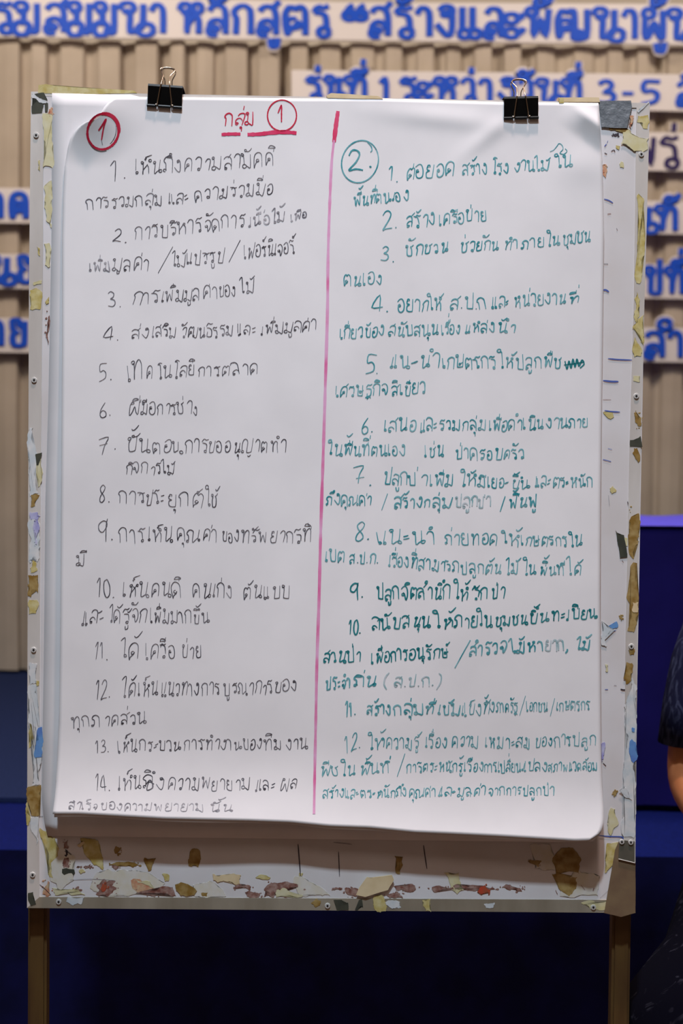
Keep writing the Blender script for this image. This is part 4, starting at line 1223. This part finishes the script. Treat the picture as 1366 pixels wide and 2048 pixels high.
SK = noisy('warm_brown_skin', srgb(196, 128, 84), srgb(186, 116, 74), 30, .5, spec=.35)
CX, CY = .838, .47          # pelvis centre; the person faces the viewer
V, E, RA = [], [], []
def jv(x, y, z, r, prev=None):
    V.append((CX + x, CY + y, z)); RA.append(r)
    if prev is not None: E.append((prev, len(V) - 1))
    return len(V) - 1
pel = jv(0, 0, .53, (.15, .115))
wa = jv(0, .01, .68, (.125, .10), pel)
ch = jv(0, .01, .86, (.14, .105), wa)
nb = jv(0, .02, 1.05, (.075, .065), ch)
nk = jv(0, .01, 1.12, .052, nb)
h1 = jv(0, -.01, 1.17, (.068, .075), nk)
h2 = jv(0, -.015, 1.25, (.075, .09), h1)
h3 = jv(0, -.01, 1.315, (.055, .065), h2)
ARM = {}
for s in (-1, 1):
    sh = jv(s * .155, .015, 1.015, .056, nb)
    ua = jv(s * .194, .012, .88, .052, sh)
    el = jv(s * .208, .010, .738, .050, ua)
    fa = jv(s * .165, -.13, .668, .040, el)
    wr = jv(s * .10, -.235, .648, .026, fa)
    pa = jv(s * .07, -.285, .642, (.034, .018), wr)
    for k, (dx, L, dz) in enumerate(((-.024, .070, .006), (-.008, .082, .008), (.008, .078, .006), (.022, .062, .002))):
        b = jv(s * (.058 + dx * .9), -.322, .640 + dz * .3, .010, pa)
        c = jv(s * (.050 + dx), -.322 - L * .5, .636 + dz, .009, b)
        jv(s * (.040 + dx), -.322 - L * .85, .618, .008, c)
    th = jv(s * .035, -.285, .650, .0105, pa)
    jv(s * .018, -.315, .652, .009, th)
    hip = jv(s * .095, -.03, .50, .10, pel)
    kn = jv(s * .12, -.44, .50, .066, hip)
    ca = jv(s * .12, -.46, .32, .058, kn)
    an = jv(s * .12, -.43, .09, .038, ca)
    hl = jv(s * .12, -.44, .045, .034, an)
    jv(s * .13, -.58, .03, .028, hl)
person = skin_mesh('person', V, E, RA, pel, SK)
tag(person, 'seated person in dark patterned clothes, one bare elbow showing at the right edge', 'person')
# batik cloth
def batik(name, dark, pale, sc, lo):
    m = mat(name, dark, .95, 0, .04)
    nt = m.node_tree
    b = nt.nodes['Principled BSDF']
    tc = nt.nodes.new('ShaderNodeTexCoord')
    n = nt.nodes.new('ShaderNodeTexNoise'); n.inputs['Scale'].default_value = sc; n.inputs['Detail'].default_value = 3; n.inputs['Distortion'].default_value = 1.5
    mp = nt.nodes.new('ShaderNodeMapping'); mp.inputs['Scale'].default_value = (1.8, 1.8, .8)
    r = nt.nodes.new('ShaderNodeValToRGB')
    r.color_ramp.elements[0].position = lo; r.color_ramp.elements[1].position = lo + .2
    r.color_ramp.elements[0].color = dark; r.color_ramp.elements[1].color = pale
    nt.links.new(tc.outputs['Object'], mp.inputs[0]); nt.links.new(mp.outputs[0], n.inputs['Vector'])
    nt.links.new(n.outputs['Fac'], r.inputs[0]); nt.links.new(r.outputs[0], b.inputs['Base Color'])
    return m
BK = batik('navy_batik', srgb(26, 28, 52), srgb(64, 70, 96), 34, .48)
BK2 = batik('dark_batik_skirt', srgb(7, 7, 17), srgb(58, 58, 70), 17, .60)
bm = bmesh.new()
def loft(bm, rings, seg=24, cap=False):
    rs = []
    for c, u, v in rings:
        c, u, v = Vector(c), Vector(u), Vector(v)
        rs.append([bm.verts.new(c + u * math.cos(2 * math.pi * k / seg) + v * math.sin(2 * math.pi * k / seg)) for k in range(seg)])
    for A, B in zip(rs, rs[1:]):
        for k in range(seg):
            bm.faces.new((A[k], A[(k + 1) % seg], B[(k + 1) % seg], B[k]))
    return rs
def el(x, y, z, rx, ry): return ((CX + x, CY + y, z), (rx, 0, 0), (0, ry, 0))
loft(bm, [el(0, .012, 1.128, .066, .062), el(0, .015, 1.112, .090, .080), el(0, .018, 1.080, .150, .095), el(0, .018, 1.035, .185, .105), el(0, .012, .96, .185, .118), el(0, .01, .86, .175, .125),
          el(0, .01, .70, .170, .125), el(0, 0, .58, .195, .155), el(0, 0, .545, .20, .16)])
for s in (-1, 1):
    loft(bm, [((CX + s * .110, CY + .015, 1.048), (.02 * s, 0, .05), (0, .06, 0)), ((CX + s * .158, CY + .015, 1.024), (.054, 0, .038 * s), (0, .068, 0)),
              ((CX + s * .184, CY + .013, .955), (.060, 0, .012 * s), (0, .070, 0)), ((CX + s * .198, CY + .012, .885), (.060, 0, .006 * s), (0, .066, 0)),
              ((CX + s * .206, CY + .010, .815), (.061, 0, .0), (0, .064, 0)), ((CX + s * .206, CY + .010, .814), (.050, 0, .0), (0, .052, 0))], 24)
shirt = build('shirt', bm, BK, person, True)
shirt['label'] = 'navy patterned short sleeved shirt'
bm = bmesh.new()
def fr(y, z, rx, rz): return ((CX, CY + y, z), (rx, 0, 0), (0, 0, rz))
loft(bm, [el(0, 0, .62, .19, .15), el(0, -.02, .585, .215, .185), ((CX - .01, CY - .15, .50), (.28, 0, 0), (0, .10, -.15)), ((CX - .04, CY - .34, .47), (.36, 0, 0), (0, .05, -.16)),
          ((CX - .04, CY - .47, .44), (.37, 0, 0), (0, .07, -.14)), ((CX - .04, CY - .44, .34), (.355, 0, 0), (0, .17, -.03)), ((CX - .04, CY - .44, .16), (.350, 0, 0), (0, .19, 0)), ((CX - .04, CY - .44, .10), (.350, 0, 0), (0, .195, 0))], 36)
skd = build('long_skirt', bm, BK2, person, True)
skd['label'] = 'dark patterned long skirt'
# hair, facial features, shoes
bm = bmesh.new()
bmesh.ops.create_uvsphere(bm, u_segments=24, v_segments=14, radius=1, matrix=Matrix.Translation((CX, CY + .012, 1.265)) @ Matrix.Diagonal((.088, .098, .098, 1)))
bmesh.ops.delete(bm, geom=[v for v in bm.verts if v.co.y < CY - .035 and v.co.z < 1.32 or v.co.z < 1.17], context='VERTS')
build('hair', bm, mat('black_hair', srgb(20, 17, 16), .5), person, True)
HM = mat('dark_eye', srgb(25, 18, 15), .3); LM = mat('lip', srgb(150, 80, 70), .5)
def ball(name, p, r, m, parent=person):
    bm = bmesh.new()
    bmesh.ops.create_uvsphere(bm, u_segments=12, v_segments=8, radius=1, matrix=Matrix.Translation(p) @ Matrix.Diagonal((*r, 1)))
    return build(name, bm, m, parent, True)
for s in (-1, 1):
    ball('eye', (CX + s * .030, CY - .098, 1.245), (.011, .006, .006), HM)
    ball('ear', (CX + s * .077, CY - .005, 1.235), (.012, .020, .030), SK)
    ball('shoe', (CX + s * .125, CY - .51, .036), (.045, .12, .036), mat('black_shoe', srgb(18, 18, 20), .4))
ball('nose', (CX, CY - .104, 1.218), (.014, .016, .022), SK)
ball('mouth', (CX, CY - .093, 1.180), (.024, .008, .006), LM)
# stool under the person
stl = thing('stool', 'plain round stool under the seated person', 'stool')
SM = mat('grey_plastic', srgb(90, 92, 98), .5)
bm = bmesh.new()
tube(bm, [(CX, CY + .02, .385), (CX, CY + .02, .415)], .15, 28)
build('seat', bm, SM, stl)
for k in range(4):
    a = math.pi / 4 + k * math.pi / 2
    bm = bmesh.new()
    tube(bm, [(CX + .11 * math.cos(a), CY + .02 + .11 * math.sin(a), .385), (CX + .14 * math.cos(a), CY + .02 + .14 * math.sin(a), 0)], .013, 8)
    build('leg', bm, SM, stl)
base(stl, (CX, CY + .02, 0))
